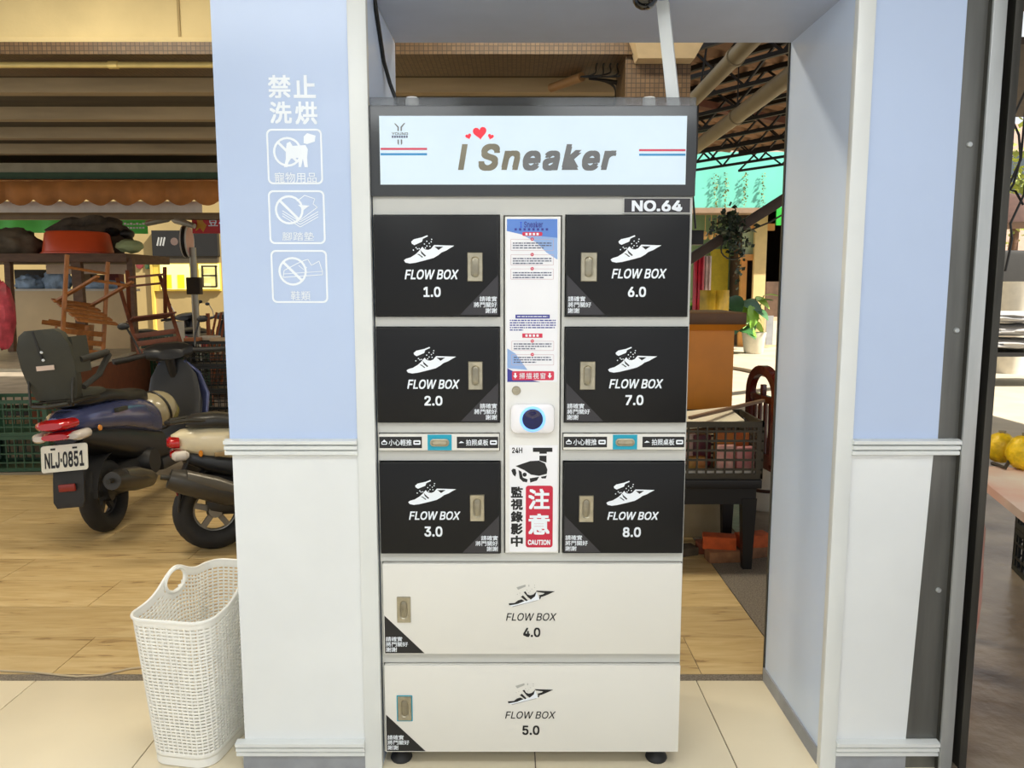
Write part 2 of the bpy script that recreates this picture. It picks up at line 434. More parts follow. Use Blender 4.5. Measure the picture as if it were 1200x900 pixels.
# ---- shutter guide rail
rail = struct('shutter_rail', 'steel roller shutter guide rail beside the right pillar', None, None, 'shutter rail', (1.27, 2.17, 0))
put('back_plate', MB().box(1.150, 1.262, PF + .004, PF + .012, 0, 2.75), steel_dark, rail)
put('front_flange', MB().box(1.257, 1.293, PF - .022, PF - .012, 0, 2.75, .002), steel_lite, rail)
put('channel', MB().box(1.257, 1.264, PF - .014, PF + .09, 0, 2.75).box(1.264, 1.345, PF + .085, PF + .09, 0, 2.75).box(1.325, 1.347, PF - .004, PF + .09, 0, 2.75, .002), steel_slot, rail)
for z in (1.80, 1.30, .55):
    put('bolt', MB().lathe([(.0, .006), (.006, .006), (.008, .003), (.008, 0)], 10, (1.232, PF + .004, z), 'Y'), steel_lite, rail)

# ================================================================== LOCKER
LF = 2.19
def LR(xl, yt, xr, yb): return rectpx(xl, yt, xr, yb, LF)
body_m = mat('locker_grey', (196, 196, 190), .38, var=.015, scale=2)
door_k = mat('locker_black', (22, 22, 23), .34, var=.04, scale=2, spec=.25)
door_w = mat('locker_white', (226, 224, 216), .32, var=.015, scale=2)
dark_tri = mat('charcoal_sticker', (48, 46, 50), .4, var=.03)
black_tri = mat('black_sticker', (24, 24, 26), .4, var=.03)
print_k = mat('black_print', (20, 20, 22), .5, var=.02)
print_g = mat('grey_print', (176, 176, 170), .5, var=.02)
nickel = mat('satin_nickel', (176, 168, 146), .32, .75, var=.1, scale=40)
nickel_d = mat('satin_nickel_recess', (150, 143, 124), .3, .75, var=.1, scale=40)
teal = mat('teal_film', (22, 160, 188), .4, var=.05)
lk = thing('shoe_locker', 'tall sneaker locker with black and white numbered doors and a lit sign', 'locker', (.056, 2.42, 0))
LX0, LX1 = -.3805, .4935
HOLES = []
LZ0 = W(620, 880, LF).z; LZ1 = W(620, 232, LF).z
for fx in (-.335, .437):
    for fy in (LF + .035, LF + .42):
        ft = put('foot', MB().lathe([(0, 0), (.030, 0), (.033, .006), (.030, .016), (.018, .026), (.014, .030), (0, .030)], 20, (fx, fy, 0)), mat('black_rubber', (26, 26, 27), .6), lk)
        put('stem', MB().lathe([(0, .028), (.009, .028), (.009, LZ0 + .004), (0, LZ0 + .004)], 12, (fx, fy, 0)), steel_lite, ft)

SH = [(80, 355), (100, 340), (150, 325), (205, 290), (235, 262), (262, 228), (275, 215), (285, 232), (305, 245), (335, 248), (365, 235), (382, 212), (395, 198), (605, 205), (560, 230), (520, 255), (470, 275), (440, 300), (390, 330), (300, 355), (200, 380), (140, 388), (95, 378)]
SHB = [[(158, 165), (185, 140), (270, 120), (325, 98), (332, 110), (300, 125), (280, 135), (270, 165), (190, 200), (165, 185)]]
SHB += [[(x - 8, y), (x, y - 8), (x + 8, y), (x, y + 8)] for x, y in ((180, 250), (208, 225), (240, 235), (295, 188), (345, 182), (370, 140), (365, 165), (320, 208), (305, 228), (352, 212), (320, 160), (222, 238))]
SHD = [[(217, 290), (240, 292), (280, 322), (268, 328), (245, 308)], [(250, 245), (262, 262), (310, 308), (298, 318), (262, 285)], [(400, 215), (490, 215), (440, 250)], [(206, 205), (270, 182), (262, 200), (225, 225)]]
SHK = [[(160, 345), (230, 340), (270, 310), (310, 298), (345, 318), (270, 350), (200, 364), (165, 368)], [(302, 270), (326, 252), (382, 308), (366, 320)], [(335, 215), (355, 205), (378, 242), (410, 252), (448, 242), (485, 205), (468, 262), (420, 300), (385, 275)],
       [(480, 198), (700, 205), (625, 240), (560, 266), (522, 272), (512, 252), (560, 240), (580, 226), (490, 212)], [(512, 275), (540, 270), (525, 302)]]
SHG = [[(250, 160), (355, 128), (358, 150), (270, 188)], [(200, 380), (500, 305), (500, 312), (210, 388)], [(388, 150), (396, 120), (402, 150)]] + [[(x - 6, y), (x, y - 6), (x + 6, y), (x, y + 6)] for x, y in ((260, 240), (290, 225), (392, 222), (410, 205), (430, 180), (462, 135), (462, 160), (370, 190))]

def logo(parent, x0, x1, z0, z1, y, whitever):
    def mk(polys, bx, m, dy, nm):
        mb = MB()
        for pl in polys:
            mb.flat([(x0 + (px - bx[0]) / (bx[1] - bx[0]) * (x1 - x0), z1 - (py - bx[2]) / (bx[3] - bx[2]) * (z1 - z0)) for px, py in pl][::-1], y - dy)
        o = put(nm, mb, m, parent, smooth=None)
        if nm != 'shoe_emblem_sole': tag(o, kind='stuff')
    if not whitever:
        bx = (80, 605, 98, 388)
        mk([SH] + SHB, bx, print_w, 0, 'shoe_emblem'); mk(SHD, bx, print_k, .0003, 'shoe_emblem_mark')
    else:
        bx = (158, 700, 120, 388)
        mk([[(160, 368), (200, 364), (345, 318), (420, 300), (485, 215), (520, 300), (390, 345), (210, 386)]], bx, print_w, 0, 'shoe_emblem_sole')
        mk(SHK, bx, print_k, .0003, 'shoe_emblem'); mk(SHG, bx, print_g, .0003, 'shoe_emblem_mark')

def handle(parent, rect, y, rim=None):
    x0, x1, z0, z1 = rect; cx = (x0 + x1) / 2; cz = (z0 + z1) / 2
    hw = (x1 - x0) * .24; hh = (z1 - z0) * .34
    out = rrect(x0, x1, z0, z1, .002, 4)
    inn = rrect(cx - hw, cx + hw, cz - hh, cz + hh, hw * .98, 4)
    n = len(out); mb = MB()
    lay = [(out, y + .004), (out, y - .002), ([(cx + (a - cx) * .93, cz + (b - cz) * .96) for a, b in out], y - .0045), ([(cx + (a - cx) * 1.18, cz + (b - cz) * 1.06) for a, b in inn], y - .004), (inn, y - .0022), ([(cx + (a - cx) * .9, cz + (b - cz) * .95) for a, b in inn], y - .0012)]
    mb.rings([[Vector((a, yy, b)) for a, b in L_] for L_, yy in lay], caps=False)
    h = put('handle', mb, nickel, parent, smooth=30)
    cup = MB().rings([[Vector((cx + (a - cx) * .98, y - .0006, cz + (b - cz) * .98)) for a, b in inn], [Vector((cx + (a - cx) * .9, y - .0013, cz + (b - cz) * .9)) for a, b in inn], [Vector((cx + (a - cx) * .55, y - .0024, cz + (b - cz) * .62)) for a, b in inn]])
    put('handle_cup', cup, nickel_d, parent, smooth=30)
    if rim:
        mb = MB(); mb.add(*ring_flat(rrect(x0 - .003, x1 + .003, z0 - .003, z1 + .003, .002, 4), rrect(x0, x1, z0, z1, .002, 4), y - .0006))
        put('handle_film', mb, rim, parent, smooth=None)

def door(label, rect_px, hand, words, num, num_px, flow_px, sh_px, side, whitever=False, rim=None):
    x0, x1, z0, z1 = LR(*rect_px)
    tm, dm = (print_k, door_w) if whitever else (print_w, door_k)
    y = LF - .014
    HOLES.append((x0 - .0028, x1 + .0028, z0 - .0035, z1 + .0035))
    d = put('door', MB().box(x0, x1, y, LF + .026, z0, z1, .0018), dm, lk); d['label'] = label
    handle(d, LR(*hand), y, rim)
    yp = y - .0007
    text('FLOW BOX', LR(*flow_px), yp, tm, d, bold=.018 if not whitever else .006, shear=.22)
    text(num, LR(*num_px), yp, tm, d, name='number', bold=.022)
    logo(d, *LR(*sh_px), yp, whitever)
    # corner sticker
    wdt = .118 if whitever else .108; hgt = .118 if whitever else .112
    e = .003
    if side == 'R': tri = [(x1 - e, z0 + e), (x1 - e, z0 + hgt), (x1 - wdt, z0 + e)]
    else: tri = [(x0 + e, z0 + e), (x0 + wdt, z0 + e), (x0 + e, z0 + hgt)]
    put('corner_sticker', MB().flat(tri, y - .0005), black_tri if whitever else dark_tri, d, smooth=None)
    s = .0160
    for k, (ln, cnt) in enumerate((('請確實', 3), ('將門關好', 4), ('謝謝', 2))):
        zz1 = z0 + .006 + s * (3 - k); zz0 = zz1 - s * .9
        if side == 'R': xx1 = x1 - .006; xx0 = xx1 - s * cnt * 1.0
        else: xx0 = x0 + .006; xx1 = xx0 + s * cnt * 1.0
        text(ln, (xx0, xx1, zz0, zz1), y - .0010, print_w, d, name='notice', bold=.012)
door('black door marked 1.0', (439.5, 253, 585, 370), (548, 296, 566, 330), 0, '1.0', (497, 336, 517, 348), (475, 316, 538, 327.5), (474, 276, 533, 309), 'R')
door('black door marked 2.0', (442.5, 384, 585, 494), (549, 423, 566, 456), 0, '2.0', (498, 463, 519, 474.5), (478, 444, 539, 455), (477, 406, 535, 437), 'R')
door('black door marked 3.0', (446.5, 541, 586, 647), (551, 578, 568, 609), 0, '3.0', (498, 615, 519, 627), (480, 597.5, 540, 607.5), (479, 561, 535, 590), 'R')
door('black door marked 6.0', (663, 253, 806, 370), (680, 296, 699, 330), 0, '6.0', (735, 336, 756, 348), (716, 315, 780, 326.5), (715, 276, 774, 308), 'L')
door('black door marked 7.0', (662, 384, 804, 494), (679, 423, 697, 456), 0, '7.0', (732, 462, 753, 474), (713, 443.5, 776, 454.5), (712, 406, 769, 436), 'L')
door('black door marked 8.0', (660, 541, 800, 646.5), (678, 579, 695, 610), 0, '8.0', (729, 616, 750, 627.5), (711, 598, 771, 607.5), (710, 562, 766, 591), 'L')
door('white door marked 4.0', (450, 659, 797, 764), (466, 697, 482, 727), 0, '4.0', (613, 733, 633, 744), (593, 716, 652, 725), (596, 682, 650, 709), 'L', True)
door('white door marked 5.0', (452, 777.5, 795, 878), (467, 813, 483, 841), 0, '5.0', (612, 847, 632, 858), (592, 830.5, 651, 839), (595, 797, 648, 823), 'L', True, teal)

# pull-out photo trays
for a, b, c, d_ in ((445, 508, 585, 527), (660, 508, 802, 526)):
    x0, x1, z0, z1 = LR(a, b, c, d_); y = LF - .012
    HOLES.append((x0 - .002, x1 + .002, z0 - .003, z1 + .003))
    t = put('photo_tray', MB().box(x0, x1, y, LF + .026, z0, z1, .0015), door_w, lk)
    wx = x1 - x0
    for u0, u1, ico, wd_ in ((.0, .36, 0, '小心輕推'), (.645, .995, 1, '拍照桌板')):
        X0, X1 = x0 + wx * u0 + .001, x0 + wx * u1 - .001; Z0, Z1 = z0 + .007, z1 - .007
        put('tray_label', MB().flat([(X0, Z0), (X1, Z0), (X1, Z1), (X0, Z1)], y - .0005), black_tri, t, smooth=None)
        L_ = X1 - X0; zc = (Z0 + Z1) / 2
        text(wd_, (X0 + L_ * .22, X0 + L_ * .76, zc - .009, zc + .009), y - .001, print_w, t, bold=.012)
        mb = MB()
        if ico == 0:
            mb.add(*ring_flat(rrect(X0 + .006, X0 + .022, zc - .006, zc + .003, .003), rrect(X0 + .008, X0 + .020, zc - .004, zc + .001, .002), y - .001))
            mb.flat([(X0 + .009, zc + .003), (X0 + .019, zc + .003), (X0 + .014, zc + .009)], y - .001)
        else:
            mb.flat([(X0 + .005, zc - .002), (X0 + .021, zc - .001), (X0 + .016, zc + .002), (X0 + .012, zc + .004)], y - .001)
        put('tray_icon', mb, print_w, t, smooth=None)
        put('tray_badge', MB().flat(rrect(X0 + L_ * .80, X0 + L_ * .97, zc - .0065, zc + .0065, .003), y - .001), print_w, t, smooth=None)
        put('tray_icon_mark', MB().flat(rrect(X0 + L_ * .83, X0 + L_ * .94, zc - .002, zc + .002, .001), y - .0013), print_k, t, smooth=None)
    X0, X1 = x0 + wx * .405, x0 + wx * .605
    put('tray_film', MB().box(X0, X1, y - .0012, y + .001, z0 + .001, z1 - .001), teal, t)
    cz = (z0 + z1) / 2; xc = (X0 + X1) / 2
    put('tray_pull', MB().rings([[Vector((a_, yy, b_)) for a_, b_ in rrect(xc - hw, xc + hw, cz - hh, cz + hh, hh * .95)] for hw, hh, yy in ((.027, .0105, y), (.027, .0105, y - .005), (.023, .007, y - .006), (.020, .005, y - .003))]), nickel, t, smooth=30)

# centre column
x0, x1, z0, z1 = LR(592, 254, 655.5, 646.5)
HOLES.append((x0 - .0045, x1 + .0045, z0 - .004, z1 + .004))
# locker body: sheet-metal front with a recess behind every door, tray and panel
def locker_body():
    B = LF + .46; zt = LZ1 + .01
    hs = [(max(a, LX0 + .001), min(b, LX1 - .001), c, d) for a, b, c, d in HOLES]
    xs = sorted({LX0, LX1} | {v for h in hs for v in h[:2]}); zs = sorted({LZ0, zt} | {v for h in hs for v in h[2:]})
    dep = lambda i, j: LF + .030 if any(h[0] < (xs[i] + xs[i + 1]) / 2 < h[1] and h[2] < (zs[j] + zs[j + 1]) / 2 < h[3] for h in hs) else LF
    D = [[dep(i, j) for j in range(len(zs) - 1)] for i in range(len(xs) - 1)]; m_ = MB(); nx, nz = len(xs) - 1, len(zs) - 1
    for i in range(nx):
        for j in range(nz):
            d = D[i][j]; X0, X1, Z0, Z1 = xs[i], xs[i + 1], zs[j], zs[j + 1]
            m_.add([(X0, d, Z0), (X1, d, Z0), (X1, d, Z1), (X0, d, Z1)], [(0, 1, 2, 3)])
            r = D[i + 1][j] if i + 1 < nx else B; u = D[i][j + 1] if j + 1 < nz else B
            if r != d: m_.add([(X1, d, Z0), (X1, r, Z0), (X1, r, Z1), (X1, d, Z1)], [(0, 1, 2, 3)])
            if u != d: m_.add([(X0, d, Z1), (X1, d, Z1), (X1, u, Z1), (X0, u, Z1)], [(0, 1, 2, 3)])
            if i == 0: m_.add([(X0, d, Z0), (X0, d, Z1), (X0, B, Z1), (X0, B, Z0)], [(0, 1, 2, 3)])
            if j == 0: m_.add([(X0, d, Z0), (X0, B, Z0), (X1, B, Z0), (X1, d, Z0)], [(0, 1, 2, 3)])
    m_.add([(LX0, B, LZ0), (LX0, B, zt), (LX1, B, zt), (LX1, B, LZ0)], [(0, 1, 2, 3)])
    put('body', m_, body_m, lk, smooth=None)
locker_body()
cpn = put('centre_panel', MB().box(x0, x1, LF - .010, LF + .026, z0, z1, .0015), mat('panel_white', (232, 231, 226), .35, var=.01), lk)
yc = LF - .010
# instruction poster
p_white = mat('poster_white', (240, 240, 243), .3, var=.01); p_blue = mat('poster_blue', (96, 138, 214), .3, var=.05); p_lblue = mat('poster_light_blue', (150, 180, 226), .3, var=.04)
p_navy = mat('poster_navy', (58, 60, 150), .3, var=.05); p_red = mat('poster_red', (214, 52, 80), .3, var=.03); p_grey = mat('poster_text', (92, 96, 122), .5, var=.05); p_line = mat('poster_line', (206, 172, 178), .5)
px0, px1, pz0, pz1 = LR(593.5, 256, 653.5, 447)
po = put('instruction_poster', MB().box(px0, px1, yc - .0008, yc, pz0, pz1), p_white, cpn)
q = lambda pts: [PXZ(a, b, LF) for a, b in pts]
BANDS = [(p_blue, [(594, 257), (653, 257), (653, 279), (611, 275), (594, 271)]), (p_lblue, [(611, 275), (653, 279), (653, 304.5), (640, 296), (628, 284)]), (p_lblue, [(594.5, 408), (604, 414), (618, 433), (594.5, 431)]), (p_navy, [(594.5, 431), (602, 435), (615, 443), (633, 447), (594.5, 447)])]
bands = lambda parent: [put('poster_band', MB().flat(q(pl), yc - .0011), m_, parent, smooth=None) for m_, pl in BANDS]
bands(cpn)
text('I', LR(609.5, 260.5, 611.5, 267), yc - .0015, mat('poster_vivid_blue', (40, 80, 220), .4), cpn, bold=.01)
text('Sneaker', LR(614, 260, 636, 267), yc - .0015, p_navy, cpn, bold=.01)
mb = MB(); mr = MB(); ml = MB(); mw = MB(); mn = MB()
def dashes(m_, xa, xb, yy, h, n, rnd):
    x = xa
    while x < xb - .6:
        w_ = min(rnd.uniform(1.2, 5), xb - x); m_.flat(q([(x, yy + h), (x + w_, yy + h), (x + w_, yy), (x, yy)]), yc - .0016); x += w_ + rnd.uniform(.5, 1.1)
rn = random.Random(3)
for k in range(8): mn.flat(q([(603 + 5.2 * k, 270.5), (605.6 + 5.2 * k, 270.5), (605.6 + 5.2 * k, 267.8), (603 + 5.2 * k, 267.8)]), yc - .0015)
mr.flat(rrect(*LR(612, 272.2, 635.5, 276.8), .004), yc - .0014)
for k in range(4): mw.flat(q([(615.6 + 4.3 * k, 275.9), (618.2 + 4.3 * k, 275.9), (618.2 + 4.3 * k, 273.3), (615.6 + 4.3 * k, 273.3)]), yc - .0018)
for (a, b, c, d_) in ((598.5, 280.5, 648.5, 294), (598.5, 298.5, 648.5, 311), (598.5, 315, 648.5, 327.5)):
    x_0, x_1, z_0, z_1 = LR(a, b, c, d_)
    ml.add(*ring_flat(rrect(x_0, x_1, z_0, z_1, .002, 3), rrect(x_0 + .0009, x_1 - .0009, z_0 + .0009, z_1 - .0009, .0015, 3), yc - .0014))
    cx_, cz_ = PXZ(623.5, b, LF); mr.flat(circ(cx_, cz_, .0046, 14), yc - .0017); mw.flat(circ(cx_, cz_, .0015, 8), yc - .002)
    for k in range(3): dashes(mb, 601, 646 - (9 if k == 2 else 0), b + 4.0 + 2.8 * k, 1.3, 0, rn)
mn.flat(q([(604, 373), (644, 373), (644, 368.5), (604, 368.5)]), yc - .0014); dashes(mw, 606, 642, 370.2, 1.1, 0, rn)
for k in range(5): dashes(mn, 597.5, 651 if k < 4 else 613, 374.6 + 2.8 * k, 1.3, 0, rn)
mr.flat(q([(612, 395.5), (635.5, 395.5), (635.5, 390.5), (612, 390.5)]), yc - .0014)
for k in range(4): mw.flat(q([(615.6 + 4.3 * k, 394.3), (618.2 + 4.3 * k, 394.3), (618.2 + 4.3 * k, 391.6), (615.6 + 4.3 * k, 391.6)]), yc - .0018)
for (a, b, c, d_) in ((599.5, 399.3, 648.8, 410.5), (599.5, 415, 648.8, 427.5)):
    x_0, x_1, z_0, z_1 = LR(a, b, c, d_)
    ml.add(*ring_flat(rrect(x_0, x_1, z_0, z_1, .002, 3), rrect(x_0 + .0009, x_1 - .0009, z_0 + .0009, z_1 - .0009, .0015, 3), yc - .0014))
    cx_, cz_ = PXZ(623.7, b, LF); mr.flat(circ(cx_, cz_, .0046, 14), yc - .0017); mw.flat(circ(cx_, cz_, .0015, 8), yc - .002)
    for k in range(3): dashes(mb, 602, 646 - (18 if k == 2 else 0), b + 2.8 + 2.8 * k, 1.3, 0, rn)
mr.flat(rrect(*LR(600, 434.5, 649, 445), .004), yc - .0015)
for xa in (603.8, 644): mw.flat(q([(xa, 443), (xa - 2.6, 439.6), (xa - 1, 439.6), (xa - 1, 436.5), (xa + 1, 436.5), (xa + 1, 439.6), (xa + 2.6, 439.6)][::-1]), yc - .002)
text('掃描視窗', LR(608.5, 436.3, 639, 443.4), yc - .002, print_w, cpn, bold=.008, spacing=1.3)
for m_, ma, nm in ((mb, p_grey, 'poster_text'), (mr, p_red, 'poster_badge'), (ml, p_line, 'poster_frame'), (mw, print_w, 'poster_mark'), (mn, p_navy, 'poster_text_blue')):
    tag(put(nm, m_, ma, cpn, smooth=None), kind='stuff')
# key lock
cx_, cz_ = PXZ(605, 457, LF)
put('key_lock', MB().lathe([(0, .006), (.004, .006), (.0105, .006), (.0125, .003), (.0125, 0)], 20, (cx_, yc, cz_), 'Y').box(cx_ - .006, cx_ + .006, yc - .0075, yc - .005, cz_ - .001, cz_ + .001), nickel, cpn, smooth=30)
# scanner
cx_, cz_ = PXZ(623.8, 489, LF)
def puff(hw, hh, r, y): return [Vector((a, y, b)) for a, b in rrect(cx_ - hw, cx_ + hw, cz_ - hh, cz_ + hh, r, 6)]
sc = put('scanner', MB().rings([puff(.061, .041, .016, yc), puff(.062, .042, .017, yc - .008), puff(.060, .040, .018, yc - .018), puff(.052, .033, .018, yc - .023)]), mat('scanner_white', (240, 238, 240), .25, var=.01), lk)
put('scanner_light_ring', MB().lathe([(.036, 0), (.036, .002), (.030, .003), (.028, .001)], 32, (cx_, yc - .0225, cz_), 'Y'), mat('blue_led_ring', (120, 176, 255), .4, emit=.9), sc)
put('scanner_lens', MB().lathe([(.029, 0), (.028, .002), (.02, .0015), (.012, .0005), (0, .0)], 28, (cx_, yc - .0235, cz_), 'Y'), mat('scanner_glass', (10, 14, 70), .08, var=.2), sc)
# surveillance notice
sx0, sx1, sz0, sz1 = LR(597, 521, 653, 645)
st = put('surveillance_sticker', MB().box(sx0, sx1, yc - .0008, yc, sz0, sz1), p_white, cpn)
C5 = lambda pts: [PXZ(580 + a / 5.811, 500 + b / 5.806, LF) for a, b in pts]
mb = MB()
for pl in ([(258, 138), (390, 138), (390, 166), (352, 166), (352, 178), (302, 178), (302, 166), (258, 166)], [(302, 192), (350, 192), (350, 238), (302, 224)],
           [(140, 262), (240, 228), (300, 225), (340, 245), (356, 285), (352, 315), (300, 328), (245, 320), (200, 290)],
           [(112, 292), (122, 280), (140, 282), (146, 310), (138, 334), (122, 318)],
           [(160, 288), (180, 300), (190, 340), (222, 352), (218, 372), (190, 368), (168, 345)], [(236, 345), (300, 335), (285, 360), (240, 374)], [(312, 335), (352, 326), (345, 346), (318, 346)]):
    mb.flat(C5(pl)[::-1], yc - .0013)
a_, b_ = C5([(202, 320)])[0]; mb.flat(circ(a_, b_, .006, 14), yc - .0013)
put('camera_symbol', mb, print_k, cpn, smooth=None)
text('24H', LR(600, 523.5, 612, 530), yc - .0013, print_k, cpn, bold=.02)
for k, ch in enumerate('監視錄影中'):
    text(ch, LR(598.6, 569 + 14.3 * k, 612.6, 582 + 14.3 * k), yc - .0013, print_k, cpn, bold=.036)
sign_red = mat('sticker_red', (200, 30, 62), .35, var=.03)
put('red_field', MB().flat(rrect(*LR(616, 568, 647.5, 640), .008), yc - .0013), sign_red, cpn, smooth=None)
text('注', LR(619, 571.5, 644, 595.5), yc - .0018, print_w, cpn, bold=.03)
text('意', LR(619, 600.5, 644, 625), yc - .0018, print_w, cpn, bold=.03)
text('CAUTION', LR(618.5, 631, 644.5, 637), yc - .0018, print_w, cpn, bold=.03)
# number plate
x0, x1, z0, z1 = LR(730, 231.5, 810, 250.5)
npl = put('number_plate', MB().box(x0, x1, LF - .004, LF + .001, z0, z1, .001), body_m, lk)
put('plate_field', MB().flat([(x0 + .003, z0 + .003), (x1 - .004, z0 + .003), (x1 - .004, z1 - .003), (x0 + .003, z1 - .003)], LF - .0046), dark_tri, npl, smooth=None)
text('NO.64', LR(740, 235, 799, 248), LF - .0052, print_w, npl, bold=.028)
# sign box
x0, x1, z0, z1 = LR(433.5, 124.5, 815, 230.5)
sy = LF - .012
sb = put('sign_box', MB().box(x0, x1, sy, LF + .12, z0, z1, .003), mat('sign_black', (58, 60, 62), .25, var=.03), lk)
a0, a1, b0, b1 = LR(446, 137, 803, 217)
put('light_panel', MB().box(a0, a1, sy - .001, sy + .004, b0, b1), mat('lit_white', (200, 217, 230), .4, emit=.25, var=.01), sb)
ys = sy - .0018
bronze = mat('bronze_letters', (132, 126, 108), .3, .35, var=.16, scale=7); greyl = mat('grey_letters', (112, 112, 112), .3, .3, var=.1, scale=7)
for s_, rc in (('I', (537, 170, 548.5, 200)), ('S', (561, 169.5, 586, 201)), ('n', (587.5, 177.5, 609.5, 200)), ('e', (612.5, 177.5, 633.5, 200.8)), ('a', (635.5, 177.5, 656, 200.8)), ('k', (658, 170, 681, 200)), ('e', (681.5, 177.5, 702.5, 200.8)), ('r', (703.5, 177.5, 721.5, 200))):
    x_, X_, z_, Z_ = LR(*rc)
    if s_ == 'I':
        sh_ = (X_ - x_) * .44
        put('letter', MB().flat([(x_, z_), (X_ - sh_, z_), (X_, Z_), (x_ + sh_, Z_)], ys), bronze, sb, smooth=None); continue
    put('letter', text_mb(s_, x_, X_, z_, Z_, 0, bold=.03, shear=.22).xf(Matrix.Translation((0, ys, 0))), bronze if s_ in 'ISn' else greyl, sb, smooth=None)
def heart(cx, cy, s, rot):
    pts = []
    for k in range(28):
        t = 2 * PI * k / 28
        u = 16 * math.sin(t) ** 3 / 17; v = (13 * math.cos(t) - 5 * math.cos(2 * t) - 2 * math.cos(3 * t) - math.cos(4 * t)) / 17
        c_, s_ = math.cos(rot), math.sin(rot)
        pts.append((cx + s * (u * c_ - v * s_), cy + s * (u * s_ + v * c_)))
    return pts[::-1]
hr = mat('heart_red', (232, 40, 58), .4, emit=.35, var=.02)
for (a, b, s_, r_) in ((562.5, 156.5, .0195, .12), (549.3, 160.8, .0085, .35), (575.2, 161.2, .0085, -.3)):
    p = W(a, b, LF); put('heart', MB().flat(heart(p.x, p.z, s_, r_), ys), hr, sb, smooth=None)
redl = mat('stripe_red', (192, 62, 84), .4, emit=.25); bll = mat('stripe_blue', (48, 130, 180), .4, emit=.25)
for xa, xb, yy, m_ in ((447, 501, 175.5, redl), (447, 501, 181.7, bll), (748, 802, 177, redl), (748, 802, 182.3, bll)):
    c0, c1, e0, e1 = LR(xa, yy - 1.2, xb, yy + 1.2); put('stripe', MB().flat([(c0, e0), (c1, e0), (c1, e1), (c0, e1)], ys), m_, sb, smooth=None)
C1 = lambda pts: [PXZ(440 + a / 10, 130 + b / 10, LF) for a, b in pts]
mb = MB()
for pl in ([(228, 158), (240, 158), (282, 198), (282, 246), (266, 246), (266, 206)], [(356, 155), (342, 155), (302, 198), (302, 246), (318, 246), (318, 206)], [(266, 346), (283, 346), (283, 412), (268, 395)], [(304, 346), (321, 346), (321, 395), (306, 412)]):
    mb.flat(C1(pl)[::-1], ys)
put('brand_emblem', mb, greyl, sb, smooth=None)
text('YOUNG', LR(460, 156.2, 479, 159.4), ys, greyl, sb, bold=.01)
mb = MB()
for k in range(7):
    a, b, c, d_ = LR(460 + 2.75 * k, 160.2, 462.0 + 2.75 * k, 162.6); mb.flat([(a, c), (b, c), (b, d_), (a, d_)], ys)
put('brand_text', mb, p_grey, sb, smooth=None)
# smoked acrylic lip above the sign
put('acrylic_lip', MB().box(x0 + .004, x1 - .004, sy + .003, sy + .007, z1 - .002, z1 + .021), mat('smoked_acrylic', (60, 66, 72), .1, alpha=.45), sb)
for a in (483, 760.5):
    p = W(a, 124, LF + .05)
    put('top_lamp', MB().lathe([(0, z1 - .002), (.018, z1 - .002), (.018, z1 + .028), (.0155, z1 + .034), (0, z1 + .034)], 20, (p.x, LF + .05, 0)), mat('lamp_white', (236, 236, 232), .35), sb)

# white cable duct, cable, dome camera
du = MB(); pa = W(772, -40, 2.34); pb = W(790, 127, 2.28)
du.bar(pa, pb, .034, .026, (.35, 1, 0), .002); tag(put('cable_duct', du, white_trim), 'white square cable duct rising from the sign box to the soffit', 'duct')
tb = MB(); pts = [W(435, -30, 2.28)]
for px_, py_, Y_ in ((438, 12, 2.30), (443, 42, 2.36), (449, 72, 2.42), (457, 98, 2.46), (463, 114, 2.46), (468, 140, 2.46)):
    p = W(px_, py_, Y_); p.x = max(p.x, -.379); pts.append(p)
tb.tube(pts, .006, 8); tag(put('cable', tb, mat('cable_black', (18, 18, 19), .5)), 'black power cable hanging down inside the left pillar', 'cable')
dc = thing('dome_camera', 'black dome security camera under the soffit', 'camera', (W(756, 0, 2.235).x, 2.235, 2.215))
put('base', MB().lathe([(0, 0), (.042, 0), (.042, -.014), (.038, -.018), (0, -.018)], 24), mat('camera_black', (24, 24, 25), .35), dc, local=True)
put('dome', MB().lathe([(.035, -.017), (.033, -.030), (.026, -.041), (.014, -.048), (0, -.050)], 24), mat('dome_glass', (14, 14, 15), .05, spec=.8), dc, local=True)

